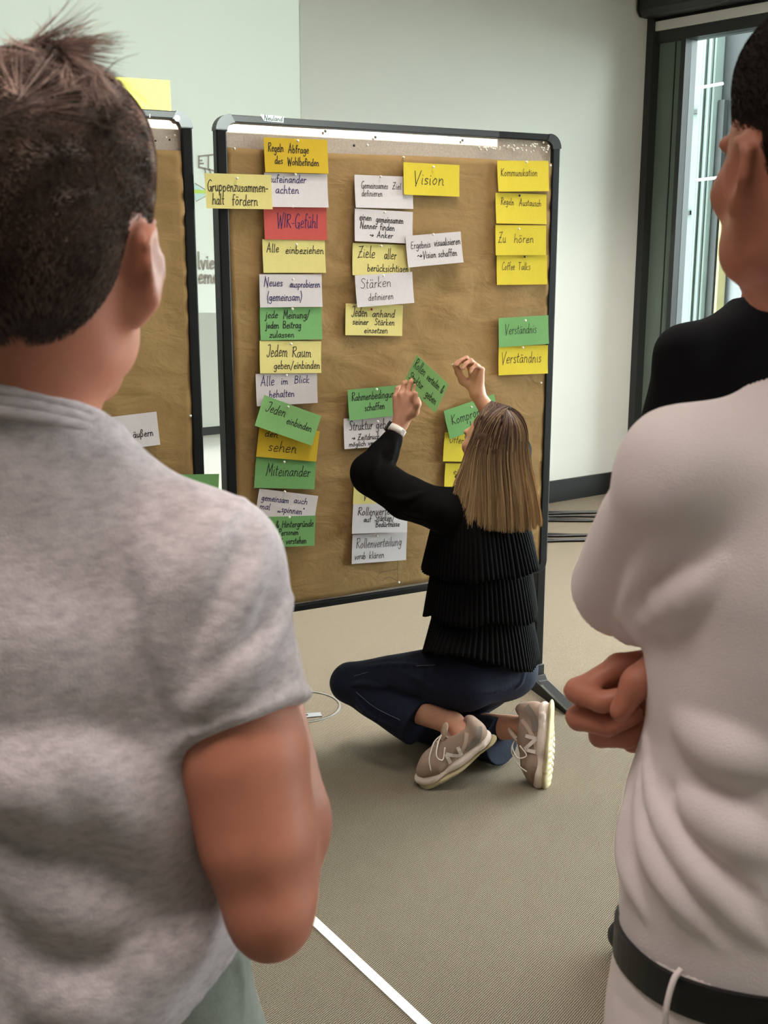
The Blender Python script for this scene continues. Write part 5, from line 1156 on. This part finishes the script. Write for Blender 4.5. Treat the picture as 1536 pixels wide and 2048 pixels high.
    folds(s, [([(790, 880), (780, 915), (745, 975)], .010, .004), ([(760, 900), (750, 940), (760, 990)], .010, .004), ([(800, 900), (805, 950), (780, 1000)], -.010, -.003), ([(850, 985), (810, 1000), (770, 990)], .010, .004), ([(860, 1040), (820, 1030), (780, 1010)], .008, .003)], base, .010)
    M_bl = mat('black_crepe', (12, 11, 12), .85, .08, bump=(500, .0005))
    bl = sdf_obj('blouse', s, .004, M_bl, body)
    def tier(z0, z1, r0, r1, n=74, amp=.0048, seed=0, lift=0., out=0.):
        rs = np.random.RandomState(seed); K = n*8; rows = 14; v = []; jit = np.interp(np.arange(K), np.linspace(0, K, 40), rs.uniform(-.7, .7, 40)); jz = np.interp(np.arange(K), np.linspace(0, K, 28), rs.uniform(-1, 1, 28))
        for i in range(rows):
            t = i/(rows-1); z = z0+(z1-z0)*t; c = axis(z)
            for k in range(K):
                a = 2*math.pi*k/K; e = amp*(.25+.75*t)*(abs(math.sin(n*a/2+jit[k]+.4*t))*2-1)+.006*t*math.sin(5*a+seed)
                rx, ry = r0[0]+(r1[0]-r0[0])*t**.8+e, r0[1]+(r1[1]-r0[1])*t**.8+e
                w_ = max(0, -math.cos(a-.35))**1.5*t; rx += out*w_; v.append(V(c[0], c[1], z+.010*t*jz[k]+lift*w_)+r*math.cos(a)*rx+f*math.sin(a)*ry)
        fc = [(i*K+k, i*K+(k+1) % K, (i+1)*K+(k+1) % K, (i+1)*K+k) for i in range(rows-1) for k in range(K)]
        o = obj('ruffle_tier', v, np.array(fc), M_bl, bl, smooth=True); m = o.modifiers.new('t', 'SOLIDIFY'); m.thickness = .0012; return o
    tier(zs-.02, W(960, 1150, 3.30)[2], (.150, .102), (.192, .158), seed=1)
    tier(zs-.17, W(960, 1252, 3.30)[2], (.160, .120), (.186, .156), seed=2, lift=.03, out=.018)
    tier(zs-.32, W(960, 1346, 3.30)[2], (.155, .120), (.186, .160), seed=3, lift=.09, out=.05)
    fr = [shC+V(0, 0, .055)+r*math.cos(a)*.07+f*math.sin(a)*.062 for a in np.linspace(0, 2*math.pi, 97)]
    mb = MB(); v = [p for p in fr[:-1]]+[p+norm(p-shC-V(0, 0, .055))*(.012+.006*math.sin(k*2.1))+V(0, 0, .020+.004*math.sin(k*1.3)) for k, p in enumerate(fr[:-1])]
    mb.add(v, [(k, (k+1) % 96, 96+(k+1) % 96, 96+k) for k in range(96)]); mb.build('collar_frill', M_bl, bl, smooth=True)
    # ---- watch on the left wrist
    wc = elL+(wrL-elL)*.88; wa = norm(wrL-elL); n = 28
    P0 = ringp(wc-wa*.011, wa, .0285, n); P1 = ringp(wc+wa*.011, wa, .0272, n); Q0 = ringp(wc-wa*.011, wa, .0255, n); Q1 = ringp(wc+wa*.011, wa, .0243, n)
    v = P0[:-1]+P1[:-1]+Q1[:-1]+Q0[:-1]; fcs = [(i*n+k, i*n+(k+1) % n, ((i+1) % 4)*n+(k+1) % n, ((i+1) % 4)*n+k) for i in range(4) for k in range(n)]
    wt = obj('watch_strap', v, fcs, mat('white_silicone', (232, 222, 216), .5, .3), body, smooth=True)
    o_ = norm(V(-.75, .55, .15)-wa*np.dot(V(-.75, .55, .15), wa)); MB().box(wc+o_*.030, (.034, .036, .010), np.cross(wa, o_), wa, o_).build('watch_case', mat('watch_black', (18, 20, 22), .15, .5), wt, bevel=.003)
    o2 = norm(V(.62, -.75, -.1)-wa*np.dot(V(.62, -.75, -.1), wa)); MB().box(wc+o2*.0285, (.012, .018, .003), np.cross(wa, o2), wa, o2).build('clasp', mat('clasp_grey', (196, 186, 182), .4), wt)
    # ---- hair: skull cap and hanging curtain, strands over them
    S = .94; rs = np.random.RandomState(5)
    L = lambda x, y, z: H+R@(V(x, y, z)*S)
    h = Sdf(); h.ell(L(0, -.016, .045), V(.0745, .095, .0850)*S, R, .0)
    bk = norm(V(*(R@V(0, -1, 0))[:2], 0)); rt = norm(V(*(R@V(1, 0, 0))[:2], 0))
    low = zs-.055
    def foot(phi, z):                                   # where the curtain hangs at height z, phi 0 = back, + to the wearer's right
        t = np.clip((H[2]+.03-z)/(H[2]+.03-low), 0, 1.25)
        rx = .086+.032*t; ry = .098+.030*t
        return V(H[0], H[1], 0)+rt*(np.sin(phi)*rx)[:, None]+bk*(np.cos(phi)*ry*(1-.0*t)+.022*t)[:, None]+rt*(.020*t)[:, None]
    for k in np.linspace(-1.45, 1.75, 15):
        a = np.array([k]); pts = []
        for z in np.linspace(H[2]+.04, low+.10, 5):
            p = foot(a, np.array([z]))[0]; pts.append(V(p[0], p[1], z)-(bk*math.cos(k)+rt*math.sin(k))*.016)
        h.chain(pts, [.017, .018, .018, .016, .011], .02)
    M_wh = mat('brown_blond_hair', (88, 62, 46), .5, .35, vary=(50, .25, (1, 1, .12)))
    hair = sdf_obj('hair', h, .0045, M_wh, body, cut=lambda P: (((P-H)@R)[:, 1] > .060) & (np.abs(((P-H)@R)[:, 0]) < .085))
    n = 7000; phi = rs.uniform(-1.72, 2.25, n); lay = rs.uniform(-.006, .004, n)+.0035; P = []
    clump = np.sin(phi*38+3*np.sin(phi*11)); lay += .0018*clump
    zend = low-.0+rs.uniform(-.018, .035, n)+.02*np.abs(phi/2)**2; front = np.abs(phi) > 1.45; zend = np.where(front, zend+.02+rs.uniform(0, .08, n), zend)
    part = rs.uniform(-.5, 1., n)                        # start on the parting line, front to back
    p0 = np.stack([np.sign(phi)*.004+.0*phi, .045-.085*np.clip(part, 0, 1), np.full(n, .134)], 1)
    side = np.abs(np.sin(phi))
    for i in range(15):
        if i <= 6:                                      # over the skull
            t = i/6.; th = t*math.pi/2*1.02
            dx = np.sin(phi); dy = -np.cos(phi)
            y0 = p0[:, 1]*(1-t)*side
            q = np.stack([dx*np.sin(th)*(.0835+lay), -.016+dy*np.sin(th)*(.1005+lay)+y0, .045+np.cos(th)*(.0905+lay)*np.ones(n)], 1)
            P.append(H+(q*S)@R.T)
        else:
            t = (i-6)/8.; z = (H[2]+.040)*(1-t)+zend*t
            p = foot(phi, z)+(bk*np.cos(phi)[:, None]+rt*np.sin(phi)[:, None])*(lay+.001+.004*t*clump)[:, None]; p[:, 2] = z
            wob = .0035*t*np.sin(phi*23+t*4); p += rt*wob[:, None]
            w = max(0, 1-t*4); p = p*(1-w*.0)
            lf = np.clip((-phi-1.05)/.65, 0, 1); p -= rt*(.055*lf*t**1.6)[:, None]+bk*(.010*lf*t)[:, None]
            if t > .85: p -= (bk*np.cos(phi)[:, None])*(.012*(t-.85)/.15)
            P.append(p)
    for _ in range(4): P = [P[0]]+[(P[i-1]+2*P[i]+P[i+1])/4 for i in range(1, 14)]+[P[14]]
    # thin front locks falling over the shoulder
    tone0, tone1 = np.array(lin((84, 60, 50))), np.array(lin((206, 170, 124))); rv = rs.rand(n); high = (rv > .72)
    def tone(Q):
        m = len(Q); t = np.linspace(0, 1, m)[None, :]; w = np.clip((t-.38)*1.15+.48*(high[:, None])+.10*clump[:, None]*.5+(rv[:, None]-.5)*.22, 0, 1)
        return (tone0[None, None]*(1-w[..., None])+tone1[None, None]*w[..., None])*(.65+.6*rs.rand(n))[:, None, None]
    tubes('hair_strands', P, .0011*(.6+.8*rs.rand(n)), mat('hair_lengths', (110, 80, 60), .5, .25, attr='tone'), hair, 3, .3, tone, 5)
    # ---- the card in her left hand and the pin in her right
    tl, tr_, bl_ = W(834, 710, 3.53), W(888, 760, 3.385), W(814.5, 766, 3.535)
    ex = norm(tr_-tl); dn = bl_-tl; ey = -norm(dn-ex*np.dot(dn, ex)); ez = np.cross(ex, ey)
    if ez[1] > 0: ez = -ez
    org = tl-ey*CH
    card('lime', (org, ex, ey, ez), 0, [('Rollen', .05, .62, .34, .34), ('verteilen &', .46, .62, .50, .30), ('Struktur', .06, .24, .42, .32), ('geben', .60, .18, .32, .32)], 'light green card held up in the left hand of the crouching woman', seed=77, curl=.002)
    pc = tipsR[0]*.5+tipsR[4]*.5+norm(tipsR[0]-wrR)*.004+V(-.006, 0, 0)
    v, fcs = uvball(pc, .0035, 10, 6); tag(obj('push_pin', v, fcs, M_pin['white'], smooth=True), 'white pin held between the raised fingers of the crouching woman', 'pin')
woman()
